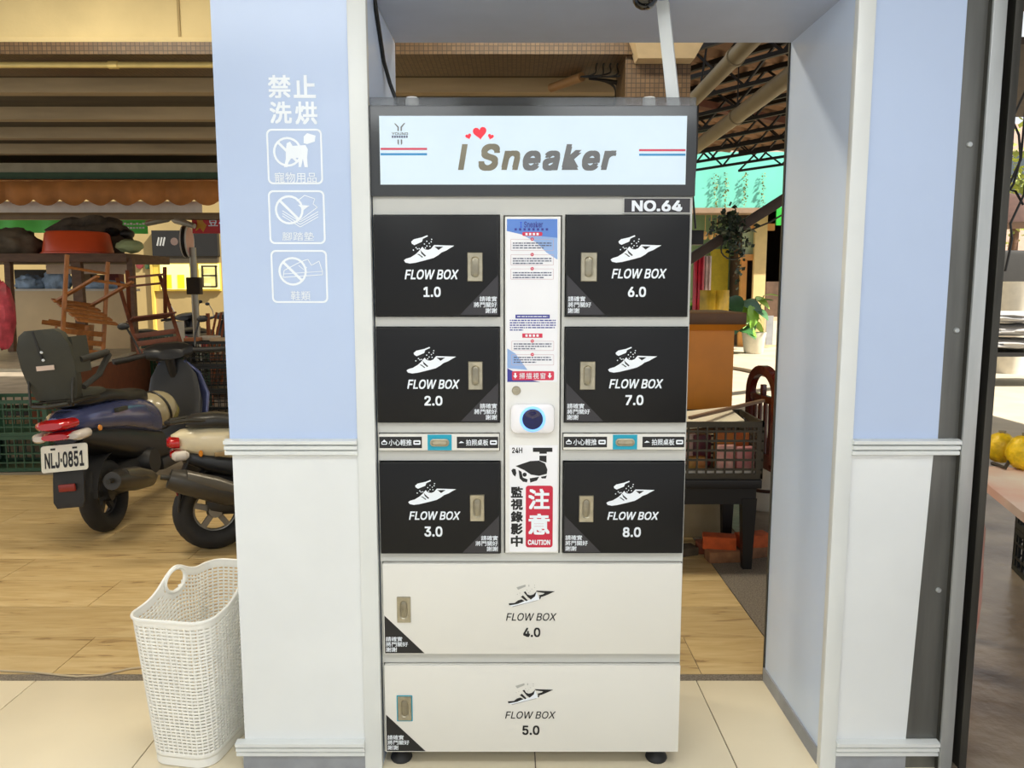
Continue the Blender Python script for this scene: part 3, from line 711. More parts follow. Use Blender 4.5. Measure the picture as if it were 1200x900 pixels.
# ================================================================== LAUNDRY BASKET
bk_m = mat('basket_plastic', (244, 243, 236), .4, var=.02)
def basket():
    pa = G(148, 722, .478); pb = G(237, 729, .478)
    nearw = (pb - pa).length; wt = nearw + .015; Lt = .46
    ux = (pb - pa); ux.z = 0; ux.normalize(); uy = Vector((-ux.y, ux.x, 0))
    o0 = (pa + pb) / 2; c = Vector((o0.x, o0.y, 0)) + uy * (Lt / 2)
    root = thing('laundry_basket', 'tall white woven plastic laundry basket beside the left pillar', 'basket', c, (0, 0, math.atan2(ux.y, ux.x)))
    def outline(s, h):            # s in 0..1 around a rounded rectangle, h in 0..1
        a = (wt / 2) * (.80 + .20 * h); b = (Lt / 2) * (.84 + .16 * h); r = .055
        per = [2 * (a - r), PI / 2 * r, 2 * (b - r), PI / 2 * r] * 2
        t = s * sum(per[:8]) ; k = 0
        while t > per[k] and k < 7: t -= per[k]; k += 1
        segs = [((-a + r, -b), (1, 0)), ((a - r, -b + r), -90), ((a, -b + r), (0, 1)), ((a - r, b - r), 0), ((a - r, b), (-1, 0)), ((-a + r, b - r), 90), ((-a, b - r), (0, -1)), ((-a + r, -b + r), 180)]
        p, d = segs[k]
        if isinstance(d, tuple): return p[0] + d[0] * t, p[1] + d[1] * t
        an = R(d) + t / r; return p[0] + r * math.cos(an), p[1] + r * math.sin(an)
    H0 = .470
    def rim(y):  # rim height depending on the place along the basket: waves up to the handles
        return H0 + .060 * math.exp(-((y - .02) / .085) ** 2) + .015 * max(0, y / .22)
    nu, nv = 72, 41
    us = []
    for i in range(nu): us += [i / nu, (i + .27) / nu]
    vsn = []
    for j in range(nv): vsn += [j / nv, (j + .55) / nv]
    vsn.append(1.0)
    vv = []; ff = []
    nU = len(us)
    for j, h in enumerate(vsn):
        for i, s_ in enumerate(us):
            x, y = outline(s_, h)
            top = H0 + (rim(y) - .0 - H0) * h
            off = .0015 if (j % 2 == 0) else 0
            vv.append((x, y, top * h * .0 + (.03 + (top - .03) * h)))
    # hand holes on the two long sides
    def inhole(i, j):
        p = vv[j * nU + i]; zc = rim(.02) - .040
        return abs(p[0]) > wt * .36 and ((p[1] - .02) / .052) ** 2 + ((p[2] - zc) / .034) ** 2 < 1
    def inhandle(i, j):
        p = vv[j * nU + i]; zc = rim(.02) - .040
        return abs(p[0]) > wt * .36 and ((p[1] - .02) / .075) ** 2 + ((p[2] - zc) / .055) ** 2 < 1
    for j in range(len(vsn) - 1):
        for i in range(nU):
            i2 = (i + 1) % nU
            hole = (i % 2 == 1) and (j % 2 == 1) and 2 < j < len(vsn) - 4
            if inhandle(i, j): hole = inhole(i, j)
            if hole: continue
            ff.append((j * nU + i, j * nU + i2, (j + 1) * nU + i2, (j + 1) * nU + i))
    m_ = MB().add(vv, ff)
    o = put('wall', m_, bk_m, root, local=True, smooth=60)
    sd = o.modifiers.new('thick', 'SOLIDIFY'); sd.thickness = .0032; sd.offset = 0
    rp = []
    for i in range(96):
        x, y = outline(i / 96, 1.0); rp.append(Vector((x, y, rim(y))))
    mbr = MB(); n = len(rp); rings_ = []
    for i in range(n):
        t = (rp[(i + 1) % n] - rp[i - 1]).normalized(); sd_ = Vector((t.y, -t.x, 0)).normalized(); up = Vector((0, 0, 1))
        rings_.append([rp[i] + sd_ * (.0045 * math.cos(2 * PI * k / 8) + .002) + up * .0055 * math.sin(2 * PI * k / 8) for k in range(8)])
    mbr.rings(rings_, closed=True); put('rim', mbr, bk_m, root, local=True)
    for sx in (-1, 1):
        hb = MB(); rr = []
        zc = rim(.02) - .040
        for i in range(28):
            a = 2 * PI * i / 28; y = .02 + .052 * math.cos(a); z = zc + .036 * math.sin(a)
            xx = sx * (wt / 2) * (.80 + .20 * min(1, (z - .03) / (rim(y) - .03)))
            rr.append(Vector((xx, y, z)))
        rg = []
        for i in range(28):
            t = (rr[(i + 1) % 28] - rr[i - 1]).normalized(); o1 = Vector((1, 0, 0)); o2 = t.cross(o1).normalized()
            rg.append([rr[i] + o1 * .006 * math.cos(2 * PI * k / 8) + o2 * .006 * math.sin(2 * PI * k / 8) for k in range(8)])
        hb.rings(rg, closed=True); put('handle', hb, bk_m, root, local=True)
    base = MB(); ring0 = [outline(i / 64, 0) for i in range(64)]
    base.rings([[Vector((x * .97, y * .97, 0)) for x, y in ring0], [Vector((x, y, .004)) for x, y in ring0], [Vector((x * 1.003, y * 1.003, .032)) for x, y in ring0], [Vector((x * .985, y * .985, .032)) for x, y in ring0], [Vector((x * .98, y * .98, .008)) for x, y in ring0]])
    put('base', base, bk_m, root, local=True)
    return root
basket()
tb = MB(); pts = []
for px_, py_ in ((-40, 783), (0, 786), (40, 788), (90, 793), (120, 791), (150, 784), (190, 779), (230, 778)):
    p = G(px_, py_, .005); pts.append(p)
tag(put('floor_wire', MB().tube(pts, .004, 6), mat('wire_pale', (190, 172, 140), .5)), 'thin pale wire lying along the dark threshold strip', 'wire')

# ================================================================== ARCADE AND MARKET, LEFT AND CENTRE
yel = mat('yellow_plaster', (204, 186, 138), .8, var=.06, scale=2.5, bump=.1)
mos = mosaic_mat('brown_mosaic', (112, 88, 60), (94, 73, 50), (64, 50, 36), .03)
brown_c = mat('brown_ceiling', (92, 82, 60), .8, var=.12, scale=3, stretch=(.4, 3, 3))
brown_b = mat('brown_beam', (184, 162, 124), .7, var=.1, scale=3, stretch=(.4, 3, 3))
struct('ceiling_arcade', 'plain arcade ceiling', MB().box(-8, 1.165, -4, 5.32, 3.55, 3.65), yel, 'ceiling')  # unseen; carried back over the shop to keep a sun leak off the floor
bm_ = struct('arcade_beam', 'yellow plaster beam with brown mosaic tiles below', MB().box(-8, 1.165, 5.32, 5.80, 2.99, 3.65), yel, 'beam')
put('mosaic_band', MB().box(-8, 1.19, 5.29, 5.82, 2.91, 2.985), mos, bm_)
put('ledge', MB().box(-8, 1.165, 5.30, 5.36, 2.985, 3.02, .004), yel, bm_)
put('stain_seam', MB().box(W(209, 20, 5.31).x - .008, W(209, 20, 5.31).x + .008, 5.312, 5.325, 3.02, 3.55), mat('stain_grey', (160, 140, 96), .8), bm_)
col_ = struct('arcade_column', 'column clad in small brown mosaic tiles behind the locker', MB().box(.74, 1.165, 5.33, 5.80, 0, 2.91), mos, 'column')
put('capital', MB().add([(.80, 5.20, 2.86), (1.16, 5.20, 2.86), (1.16, 5.33, 2.86), (.80, 5.33, 2.86), (.74, 5.05, 3.02), (1.24, 5.05, 3.02), (1.24, 5.33, 3.02), (.74, 5.33, 3.02)],
                        [(0, 3, 2, 1), (4, 5, 6, 7), (0, 1, 5, 4), (1, 2, 6, 5), (2, 3, 7, 6), (3, 0, 4, 7)]), mat('cream_plaster', (222, 200, 160), .7), col_)
tag(put('conduit_pipe', MB().tube([(-8, 5.40, 2.872), (-3.2, 5.40, 2.872), (-1.0, 5.40, 2.872)], .020, 10).tube([(-2.66, 5.40, 2.872), (-2.60, 5.40, 2.872)], .026, 10), mat('yellow_pipe', (214, 190, 118), .4)), 'yellow conduit pipe running under the mosaic beam', 'pipe')
struct('ceiling_market', 'brown boarded market ceiling behind the beam', MB().box(-8, 1.165, 5.82, 11.2, 3.02, 3.10), brown_c, 'ceiling')
for k, (y_, z_) in enumerate(((6.30, 2.90), (7.28, 2.90), (8.18, 2.90), (9.12, 2.90))):
    bmm = MB().box(-8, 1.165, y_, y_ + .12, z_ + .01, 3.03, .008)
    struct('ceiling_beam', 'brown cross beam under the market ceiling', bmm, brown_b, 'beam')
# loose wire bundle and conduit under the mosaic beam, centre
wm = mat('cable_black', (18, 18, 19), .5)
tag(put('conduit_stub', MB().tube([W(646, 103, 6.0), W(682, 90, 5.7)], .032, 12), mat('tan_conduit', (170, 130, 84), .5)), 'short tan conduit stub hanging under the mosaic beam', 'pipe')
for k in range(5):
    rr = random.Random(k); p0 = Vector((W(700 + 8 * k, 66, 5.5).x, 5.5, 2.912)); p3 = W(680 + 3 * k, 90, 5.62); p1 = p0 + Vector((-.03, 0, -.05)); p2 = p3 + Vector((.16 + .05 * k, 0, -.02 + .04 * rr.random()))
    pts = [((1 - t) ** 3) * p0 + 3 * t * (1 - t) ** 2 * p1 + 3 * t * t * (1 - t) * p2 + t ** 3 * p3 for t in [i / 10 for i in range(11)]]
    tag(put('loose_wire', MB().tube(pts, .006, 5), wm), 'loose black wire drooping from the mosaic beam', 'wire', 'wires under the mosaic beam')
for k in range(4):
    p0 = W(690, 92, 5.7); p3 = W(716 + 9 * k, 140, 6.0); p1 = p0 + Vector((.25 + .05 * k, 0, -.02)); p2 = p3 + Vector((.04, 0, .20))
    pts = [((1 - t) ** 3) * p0 + 3 * t * (1 - t) ** 2 * p1 + 3 * t * t * (1 - t) * p2 + t ** 3 * p3 for t in [i / 10 for i in range(11)]]
    tag(put('loose_wire', MB().tube(pts, .009, 5), wm), 'loose black wire drooping from the conduit stub', 'wire', 'wires from the conduit stub')

# pale and green fascia boards, awning
def pxbox(x0, y0, x1, y1, Y, d): a, b, c, e = rectpx(x0, y0, x1, y1, Y); return MB().box(a, b, Y, Y + d, c, e)
pale = mat('pale_board', (176, 164, 132), .6); grn = mat('green_board', (66, 92, 58), .6)
X_l = -9.0; xr_ = W(262, 200, 9.5).x
def zz(py, Y): return W(600, py, Y).z
fb = struct('awning_header', 'pale and green header boards above the orange awning', MB().box(X_l, -3.0, 9.55, 9.65, zz(202, 9.55), zz(191, 9.55)), pale, 'beam')
put('green_board', MB().box(X_l, -3.0, 9.52, 9.58, zz(211, 9.52), zz(202, 9.52)), grn, fb)
aw = thing('awning', 'orange awning with a scalloped valance over the stall', 'awning', (-6, 9.4, 2.3))
or_m = mat('orange_canvas', (204, 132, 66), .75, var=.14, scale=4)
xe = W(258, 225, 9.3).x; zt, zb_ = zz(212, 9.3), zz(241, 9.3)
nsc = int((xe - X_l) / .31); v_ = []; f_ = []
for i in range(nsc * 8 + 1):
    x = xe - i * .31 / 8; sc_ = abs(math.sin(PI * (i % 8) / 8)); yy = 9.3 + .012 * math.sin(i * .9)
    v_ += [(x, yy, zt), (x, yy, zb_ + .07 - .07 * sc_)]
for i in range(nsc * 8): f_.append((2 * i, 2 * i + 1, 2 * i + 3, 2 * i + 2))
o = put('valance', MB().add(v_, f_), or_m, aw, smooth=60); md = o.modifiers.new('t', 'SOLIDIFY'); md.thickness = .004
put('roof_cloth', MB().add([(X_l, 9.3, zt), (xe, 9.3, zt), (xe, 10.9, zt + .30), (X_l, 10.9, zt + .30), (X_l, 9.3, zt + .01), (xe, 9.3, zt + .01), (xe, 10.9, zt + .31), (X_l, 10.9, zt + .31)], [(0, 3, 2, 1), (4, 5, 6, 7), (0, 1, 5, 4), (1, 2, 6, 5), (2, 3, 7, 6), (3, 0, 4, 7)]), or_m, aw)
put('lining', MB().box(X_l, W(237, 244, 9.5).x, 9.48, 9.50, zz(249, 9.48), zz(236, 9.48)), mat('white_canvas', (222, 216, 200), .7), aw)
put('front_bar', MB().box(X_l, W(262, 250, 9.7).x, 9.66, 9.76, zz(257.5, 9.7), zz(249.5, 9.7), .008), mat('brown_tube', (120, 98, 62), .5), aw)
# awning arm beside the banner
arm = MB(); arm.tube([W(172, 262, 9.9), W(196, 256, 9.8), W(200, 252, 9.8), W(206, 258, 9.7), W(228, 265, 9.6)], [.035, .045, .05, .045, .03], 10)
put('folding_arm', arm, mat('arm_grey', (170, 164, 146), .4, .4), aw)

# banners
gb = MB(); a, b, c, e = rectpx(-60, 257, 172, 274, 11); n = 40; v_ = []; f_ = []
for i in range(n + 1):
    x = a + (b - a) * i / n; yy = 11 + .03 * math.sin(i * .8); sag = .05 * math.sin(PI * min(1, i / n * 1.2)) if i < n * .8 else 0
    v_ += [(x, yy, e), (x, yy, c + sag * .3), (x, yy + .012, e), (x, yy + .012, c + sag * .3)]
for i in range(n):
    k = 4 * i; f_ += [(k, k + 1, k + 5, k + 4), (k + 2, k + 6, k + 7, k + 3), (k + 1, k + 3, k + 7, k + 5), (k, k + 4, k + 6, k + 2)]
gbn = tag(put('green_banner', MB().add(v_, f_), mat('green_vinyl', (96, 232, 100), .45, var=.10, scale=1.5), None, 60), 'long bright green vinyl banner hung behind the awning', 'banner')
mb = MB()
for k in range(7):
    a, b, c, e = rectpx(145 + 3.6 * k, 261 + (k % 2), 147.8 + 3.6 * k, 263.4, 10.92); mb.flat([(a, c), (b, c), (b, e), (a, e)], 10.92)
    a, b, c, e = rectpx(145 + 3.6 * k, 266, 147.6 + 3.6 * k, 268, 10.92); mb.flat([(a, c), (b, c), (b, e), (a, e)], 10.92)
tag(put('banner_print', mb, print_w, gbn, smooth=None), kind='stuff')
a, b, c, e = rectpx(225, 250.5, 272, 273.5, 9.76)
rbn = tag(put('red_banner', MB().box(a, b, 9.76, 9.775, c, e), mat('red_vinyl', (206, 38, 40), .45, var=.06)), 'red banner with white characters and a yellow emblem under the awning', 'banner')
text('豆花', rectpx(244, 255, 268, 265.5, 9.76), 9.756, print_w, rbn, bold=.02)
put('yellow_emblem', MB().flat([PXZ(px_, py_, 9.75) for px_, py_ in ((230, 255), (236, 254), (238, 260), (242, 264), (238, 272), (234, 267), (229, 271), (231, 263))][::-1], 9.756), mat('emblem_yellow', (222, 160, 52), .5), rbn, smooth=None)

# building behind the market
fY = 14.5
bl = thing('shop_building', 'tan plaster shop building with a lit yellow window', 'building', (-6, fY + .5, 0))
put('wall', MB().box(-20, 1.7, fY, fY + .4, 0, 5.0), mat('tan_wall', (176, 152, 100), .8, var=.06, scale=1.5), bl)
sgn = put('signboard', pxbox(178, 270, 255, 300, fY - .1, .1), mat('black_board', (32, 30, 27), .5), bl)
mb = MB()
for k in range(3): line_mb(mb, [PXZ(184 + 3.4 * k, 288, fY - .11), PXZ(186 + 3.4 * k, 278, fY - .11)], .03, fY - .104)
put('sign_stroke', mb, print_g, sgn, smooth=None)
a, b = PXZ(204, 283, fY - .11); put('sign_emblem', MB().flat(circ(a, b, .07, 12), fY - .104), mat('emblem_brown', (110, 90, 80), .6), sgn, smooth=None)
for k in range(4): put('shutter_slat', pxbox(180, 300 + 2.1 * k, 255, 301.8 + 2.1 * k, fY - .08, .08), mat('slat_brown', (78, 68, 50), .6), bl)
wn = put('window', pxbox(180, 308, 258, 341, fY - .05, .05), mat('yellow_lit_wall', (214, 184, 70), .6, emit=.25), bl)
put('window_pane', pxbox(188, 309, 222, 339, fY - .07, .02), mat('lit_curtain', (252, 240, 150), .6, emit=.75, var=.04), wn)
for x_ in (197, 212): put('yellow_poster', pxbox(x_ - 4, 322, x_ + 4, 338, fY - .08, .01), mat('poster_yellow', (246, 220, 30), .6, emit=.5), wn)
put('window_pane', pxbox(233, 309, 257, 339, fY - .07, .02), mat('lit_curtain', (252, 240, 150), .6), wn)
for r_ in ((236, 311, 238, 336), (252, 311, 254, 336), (236, 311, 254, 313), (236, 322, 254, 324), (236, 335, 254, 337)): put('shelf_bar', pxbox(*r_, fY - .12, .03), mat('dark_frame', (60, 50, 30), .6), wn)
put('door_post', pxbox(178, 309, 181, 400, fY - .06, .06), mat('yellow_post', (230, 196, 90), .5), bl)
a, b = PXZ(164, 311, fY); put('round_sign', MB().lathe([(0, .03), (.062, .03), (.062, 0)], 20, (a, fY, b), 'Y'), mat('sign_maroon', (130, 50, 48), .6), bl)
put('square_sign', pxbox(170, 306.5, 177, 315, fY - .03, .03), mat('sign_green', (62, 92, 56), .6), bl)

# ---------------- stall: table, rack, board
wood_d = mat('dark_timber', (104, 74, 50), .6, var=.16, scale=9, stretch=(1, 1, 4)); wood_o = mat('orange_timber', (168, 108, 56), .5, var=.14, scale=12, stretch=(3, 1, 1)); wood_r = mat('red_brown_timber', (118, 62, 36), .5, var=.15, scale=12)
TZ = .75
tb_ = thing('stall_table', 'long market stall table with brown side panels', 'table', (-5, 7.8, 0))
fr, br = G(90, 432, TZ), G(192, 401, TZ)
outl = [(fr.x, fr.y), (br.x, br.y), (-7.2, br.y), (-7.2, fr.y)]
put('table_top', MB().prismz(outl, TZ - .03, TZ), mat('table_white', (196, 186, 164), .5, var=.1), tb_)
put('side_panel', MB().prismz([(fr.x - .02, fr.y + .02), (br.x - .02, br.y - .02), (br.x - .05, br.y - .02), (fr.x - .05, fr.y + .02)], .12, TZ - .03), wood_r, tb_)
put('front_panel', MB().box(fr.x - .42, fr.x - .02, fr.y + .02, fr.y + .05, .10, TZ - .03), mat('orange_brown_panel', (140, 78, 44), .55, var=.1, scale=6), tb_)
for lx, ly in ((fr.x - .08, fr.y + .1), (br.x - .1, br.y - .1), (-7.1, fr.y + .1), (-7.1, br.y - .1)):
    put('leg', MB().box(lx - .03, lx + .03, ly - .03, ly + .03, 0, TZ - .03), wood_d, tb_)
put('front_shelf', MB().box(-7.2, fr.x - .45, fr.y + .05, fr.y + .45, .35, .38), mat('black_shelf', (34, 32, 28), .6), tb_)
rk = thing('stall_rack', 'dark timber rack with a shelf standing on the stall table', 'rack', (-4.8, 8.3, TZ))
RY = 8.25
zs1, zs0 = zz(297, RY), zz(307, RY)
put('shelf', MB().box(-6.6, W(150, 300, RY).x, RY - .04, RY + 1.0, zs0, zs1, .006), wood_d, rk)
for (xa, ya, xb, yb, wd_) in ((90, 306, 98, 404, .10), (10, 306, 14, 400, .06), (153, 303, 158, 400, .06)):
    p1_ = W(xa, ya, RY + .02); p0_ = W(xb, yb, RY - .1); p0_.z = TZ
    put('post', MB().bar(p0_, p1_, wd_, .06, (0, 1, 0)), wood_d, rk)
put('header_board', pxbox(54, 310, 149, 321, RY + .3, .02), mat('pinkish_board', (196, 170, 142), .6), rk)
put('lower_shelf', MB().box(W(10, 341, RY + .6).x, W(152, 341, RY + .6).x, RY + .315, RY + .85, zz(341.5, RY + .4), zz(338.5, RY + .4)), mat('white_shelf', (220, 214, 200), .5), rk)
a, b, c, e = rectpx(11, 341, 150, 396, RY + .30)
put('plywood_panel', MB().box(a, b, RY + .30, RY + .32, TZ, e), mat('cream_plywood', (226, 200, 156), .6, var=.05, scale=3), rk)
# basin
a = W(37, 297, RY); b = W(118, 297, RY); rb = (b.x - a.x) / 2; cxb = (a.x + b.x) / 2; hz = zz(272, RY + .2) - zs1
tag(put('wash_basin', MB().lathe([(0, hz), (rb * .80, hz), (rb * .86, hz - .02), (rb * .95, .02), (rb, .012), (rb, 0), (rb * .93, 0)], 40, (cxb, RY + .24, zs1)), mat('orange_plastic', (222, 84, 40), .35, var=.03)), 'large orange plastic basin turned upside down on the timber rack', 'basin')
tarp = mat('grey_tarp', (112, 98, 78), .8, var=.2, scale=5, bump=.5, bscale=12); tarp2 = mat('brown_netting', (92, 78, 60), .85, var=.25, scale=9, bump=.6, bscale=25)
def lump(name, label, cat, px, py, Y, sx, sy, sz, m, seed, zmin=None, amp=.35, group=None):
    c = W(px, py, Y); return tag(put(name, MB().ball(c, sx, sy, sz, 30, 20, amp, 2.6, seed, zmin), m, None, 70), label, cat, group)
lump('tarp_bundle', 'folded grey tarp heaped on the timber rack', 'tarp', 14, 287, RY + .28, .30, .22, .17, tarp, 1, zs1)
lump('net_bundle', 'crumpled brown netting heaped behind the orange basin', 'netting', 108, 279, RY + .80, .46, .18, .24, tarp2, 5, zs1)
lump('sun_hat', 'pale green cloth sun hat hung at the rack end', 'hat', 152, 288.5, RY + .2, .13, .12, .07, mat('pale_green_cloth', (170, 182, 130), .8), 9, None, .2)
for k, (px_, py_) in enumerate(((132, 272), (149, 274))):
    c = W(px_, py_, RY + .66); tag(put('black_shoe', MB().ball(c, .065, .12, .05, 14, 8, .2, 3, k), mat('black_leather', (24, 23, 22), .5)), 'black shoe on the netting heap beside the ' + ('orange basin', 'green sun hat')[k], 'shoe', 'shoes on the rack')
blc = mat('blue_check_cloth', (164, 186, 208), .8, var=.22, scale=10)
zsh = zz(338.5, RY + .4)
lump('folded_cloth', 'folded blue and white cloth on the rack, under the tarp', 'cloth', 36, 333, RY + .52, .150, .13, .10, blc, 3, zsh)
lump('folded_cloth', 'folded blue and white cloth under the orange basin', 'cloth', 68, 331, RY + .52, .145, .13, .14, blc, 4, zsh)
lump('folded_cloth', 'flat blue and white cloth at the rack end beside the post', 'cloth', 122, 335, RY + .50, .24, .12, .06, blc, 6, zsh)
for nm, r_, cl in (('maroon_box', (126, 321, 140, 338), (118, 44, 34)), ('grey_box', (109, 322, 121, 338), (96, 92, 78)), ('brown_box', (94, 320, 108, 338), (150, 122, 78)), ('dark_box', (18, 316, 53, 334), (70, 62, 50))):
    x0, x1, z0, z1 = rectpx(*r_, RY + .72)
    tag(put(nm, MB().box(x0, x1, RY + .70, RY + .84, zsh, z1, .006), mat(nm, cl, .6)), nm.replace('_', ' ') + ' standing at the back of the rack', 'box')
tag(put('red_bag', MB().ball(W(2, 368, 6.9), .10, .12, .30, 18, 12, .3, 3, 11).xf(Matrix.Translation((0, 0, 0))), mat('red_pink_plastic', (196, 70, 84), .5, var=.2, scale=14)), 'red and pink plastic bag bulging over the stall edge', 'bag')

def settle(root, z):        # lower or raise a thing until its lowest point meets the surface at height z
    mw = root.matrix_basis
    lo = min((mw @ ch.matrix_basis @ v.co).z for ch in root.children for v in ch.data.vertices)
    root.location.z += z - .003 - lo
# wooden folding chairs turned over on the table
def folding_chair(label, loc, rot, m, group=None, slats=5):
    r_ = thing('folding_chair', label, 'chair', loc, rot, group)
    w2 = .20
    for s_ in (-1, 1):
        put('leg', MB().bar((s_ * w2, -.22, 0), (s_ * w2, .18, .82), .022, .035, (1, 0, 0), .003), m, r_, local=True)
        put('leg', MB().bar((s_ * (w2 - .03), .24, 0), (s_ * (w2 - .03), -.20, .46), .022, .035, (1, 0, 0), .003), m, r_, local=True)
    for k in range(slats):
        y = -.20 + .40 * k / (slats - 1); put('seat_slat', MB().box(-w2, w2, y - .03, y + .03, .44, .456, .003), m, r_, local=True)
    for z_ in (.62, .70, .78):
        y = -.22 + .40 * z_ / .82; put('back_slat', MB().bar((-w2, y, z_), (w2, y, z_), .014, .05, (0, 0, 1), .003), m, r_, local=True)
    put('stretcher', MB().bar((-w2, -.17, .10), (w2, -.17, .10), .02, .02), m, r_, local=True)
    put('stretcher', MB().bar((-w2 + .03, .19, .06), (w2 - .03, .19, .06), .02, .02), m, r_, local=True)
    return r_
cA = W(118, 412, 7.15); chA = folding_chair('orange-brown slatted folding chair overturned on the stall table', (cA.x, 7.25, TZ + .80), (R(205), R(8), R(62)), wood_o); settle(chA, TZ)
cB = W(160, 400, 7.7); chB = folding_chair('dark red-brown folding chair overturned behind the slatted one', (cB.x, 7.9, TZ + .82), (R(172), R(-6), R(35)), wood_r); settle(chB, TZ)
# stool lying on its side
cS = W(70, 392, 7.6)
stl = thing('wooden_stool', 'light wooden stool lying on its side against the plywood panel', 'stool', (cS.x - .12, 7.55, TZ + .15), (R(8), R(96), R(28)))
put('seat', MB().box(-.15, .15, -.15, .15, .36, .40, .006), wood_o, stl, local=True)
for sx in (-1, 1):
    for sy_ in (-1, 1): put('leg', MB().bar((sx * .15, sy_ * .15, 0), (sx * .12, sy_ * .12, .36), .03, .03), wood_o, stl, local=True)
for a, b in (((-.14, -.14, .12), (.14, -.14, .12)), ((-.14, .14, .12), (.14, .14, .12)), ((-.14, -.14, .2), (-.14, .14, .2)), ((.14, -.14, .2), (.14, .14, .2))): put('stretcher', MB().bar(a, b, .02, .02), wood_o, stl, local=True)
settle(stl, TZ)

# plastic crates
def crate(name, label, loc, size, rz, m, nx=8, nz=4, group=None, floor=True):
    sx, sy_, sz = size; t = .012; b = MB()
    for z_ in [sz * k / nz for k in range(nz + 1)]:
        h = .010 if 0 < z_ < sz else .028; z0 = max(0, min(sz - h, z_ - h / 2))
        b.box(-sx / 2, sx / 2, -sy_ / 2, -sy_ / 2 + t, z0, z0 + h).box(-sx / 2, sx / 2, sy_ / 2 - t, sy_ / 2, z0, z0 + h)
        b.box(-sx / 2, -sx / 2 + t, -sy_ / 2 + t, sy_ / 2 - t, z0, z0 + h).box(sx / 2 - t, sx / 2, -sy_ / 2 + t, sy_ / 2 - t, z0, z0 + h)
    for k in range(nx + 1):
        wd_ = .035 if k in (0, nx) else .008; x = -sx / 2 + wd_ / 2 + (sx - wd_) * k / nx
        b.box(x - wd_ / 2, x + wd_ / 2, -sy_ / 2 + .001, -sy_ / 2 + t - .001, 0, sz).box(x - wd_ / 2, x + wd_ / 2, sy_ / 2 - t + .001, sy_ / 2 - .001, 0, sz)
    ny = max(3, int(nx * sy_ / sx))
    for k in range(ny + 1):
        wd_ = .035 if k in (0, ny) else .008; y = -sy_ / 2 + wd_ / 2 + (sy_ - wd_) * k / ny
        b.box(-sx / 2 + .001, -sx / 2 + t - .001, y - wd_ / 2, y + wd_ / 2, 0, sz).box(sx / 2 - t + .001, sx / 2 - .001, y - wd_ / 2, y + wd_ / 2, 0, sz)
    b.box(-sx / 2 + t, sx / 2 - t, -sy_ / 2 + t, sy_ / 2 - t, .002, .012)
    o = put(name, b, m, None, 20); o.location = loc; o.rotation_euler = (0, 0, rz)
    return tag(o, label, 'crate', group)
gcr = mat('green_crate', (44, 78, 56), .45, var=.1); bcr = mat('black_crate', (34, 36, 34), .45, var=.1); tcr = mat('teal_grey_crate', (72, 92, 84), .45)
for k in range(2): crate('plastic_crate', ('lower' if k == 0 else 'upper') + ' green crate of the stack beside the dark scooter', (-3.88, 6.14, .28 * k), (.58, .40, .278), R(4), gcr, 9, 4)
cR = G(244, 487)
for k in range(3): crate('plastic_crate', ('bottom', 'middle', 'top')[k] + ' black crate of the tall stack behind the scooters', (cR.x + .02, cR.y + .2, .275 * k), (.56, .40, .272), R(8), bcr, 8, 3)
cg = W(208, 440, 9.0)
for k in range(2): crate('plastic_crate', ('lower' if k == 0 else 'upper') + ' green crate of the pair beside the black crate stack', (cg.x, 9.1, .34 * k), (.42, .50, .337), R(-14), gcr, 7, 5)
tag(put('foam_lid', MB().box(-.20, .20, -.24, .24, 0, .03, .008).xf(Matrix.Translation((cg.x, 9.1, .678)) @ Matrix.Rotation(R(-14), 4, 'Z')), mat('foam_white', (222, 224, 214), .6)), 'white foam lid on top of the green crate pair', 'lid')
ct = W(178, 400, 8.6); crate('plastic_crate', 'small teal grey crate on the stall table beside the chairs', (ct.x + .02, 8.75, TZ), (.34, .22, .15), R(10), tcr, 6, 3)
x0, x1, z0, z1 = rectpx(192, 377, 208, 396, 9.0)
tag(put('white_carton', MB().box(x0, x1, 9.0, 9.2, TZ, z1, .008), mat('white_card', (226, 222, 206), .6)), 'white carton on the stall table end', 'carton')
p = W(216, 391, 8.6)
for k, (px_, w_, cl) in enumerate(((226, .08, (190, 120, 76)), (240, .10, (220, 206, 186)), (258, .10, (206, 178, 142)))):
    c = W(px_, 396, 8.72); tag(put('food_tray', MB().box(c.x - w_, c.x + w_, 8.66 + .15 * (k == 1), 8.79 + .15 * (k == 1), .820, .86 + .012 * (k == 1), .01), mat('tray_%d' % k, cl, .55)), ('orange', 'white', 'tan')[k] + ' food tray lying on the black crate stack', 'tray')
for k in range(4):
    c = W(206 + 11 * k, 412, 10.3); tag(put('red_tin', MB().lathe([(0, 0), (.05, 0), (.05, .14), (.046, .15), (0, .15)], 14, (c.x, 10.3, .55)), mat('tin_red', (190, 58, 44), .4)), 'red tin behind the black crate stack', 'tin', 'red tins behind the crates')
tag(put('tin_stand', MB().box(W(192, 420, 10.3).x, W(280, 420, 10.3).x, 10.15, 10.5, 0, .55), wood_d), 'low timber stand under the red tins', 'stand')
# folded chair frame at the right edge
fc = thing('slatted_frame', 'rust-orange slatted wooden frame leaning behind the crates', 'frame', G(255, 470))
fx = W(244, 380, 9.4)
put('post', MB().bar((fx.x, 9.4, 0), (fx.x, 9.4, fx.z + .13), .05, .03), mat('rust_wood', (172, 96, 56), .6), fc)
for k in range(5):
    a = W(248 + 5.5 * k, 396, 9.4); b = W(254 + 5.5 * k, 366, 9.4); a = a + (a - b) * 2.2; a.z = max(a.z, 0)
    put('slat', MB().bar(a, b, .022, .018, (0, 1, 0)), mat('rust_wood', (172, 96, 56), .6), fc)
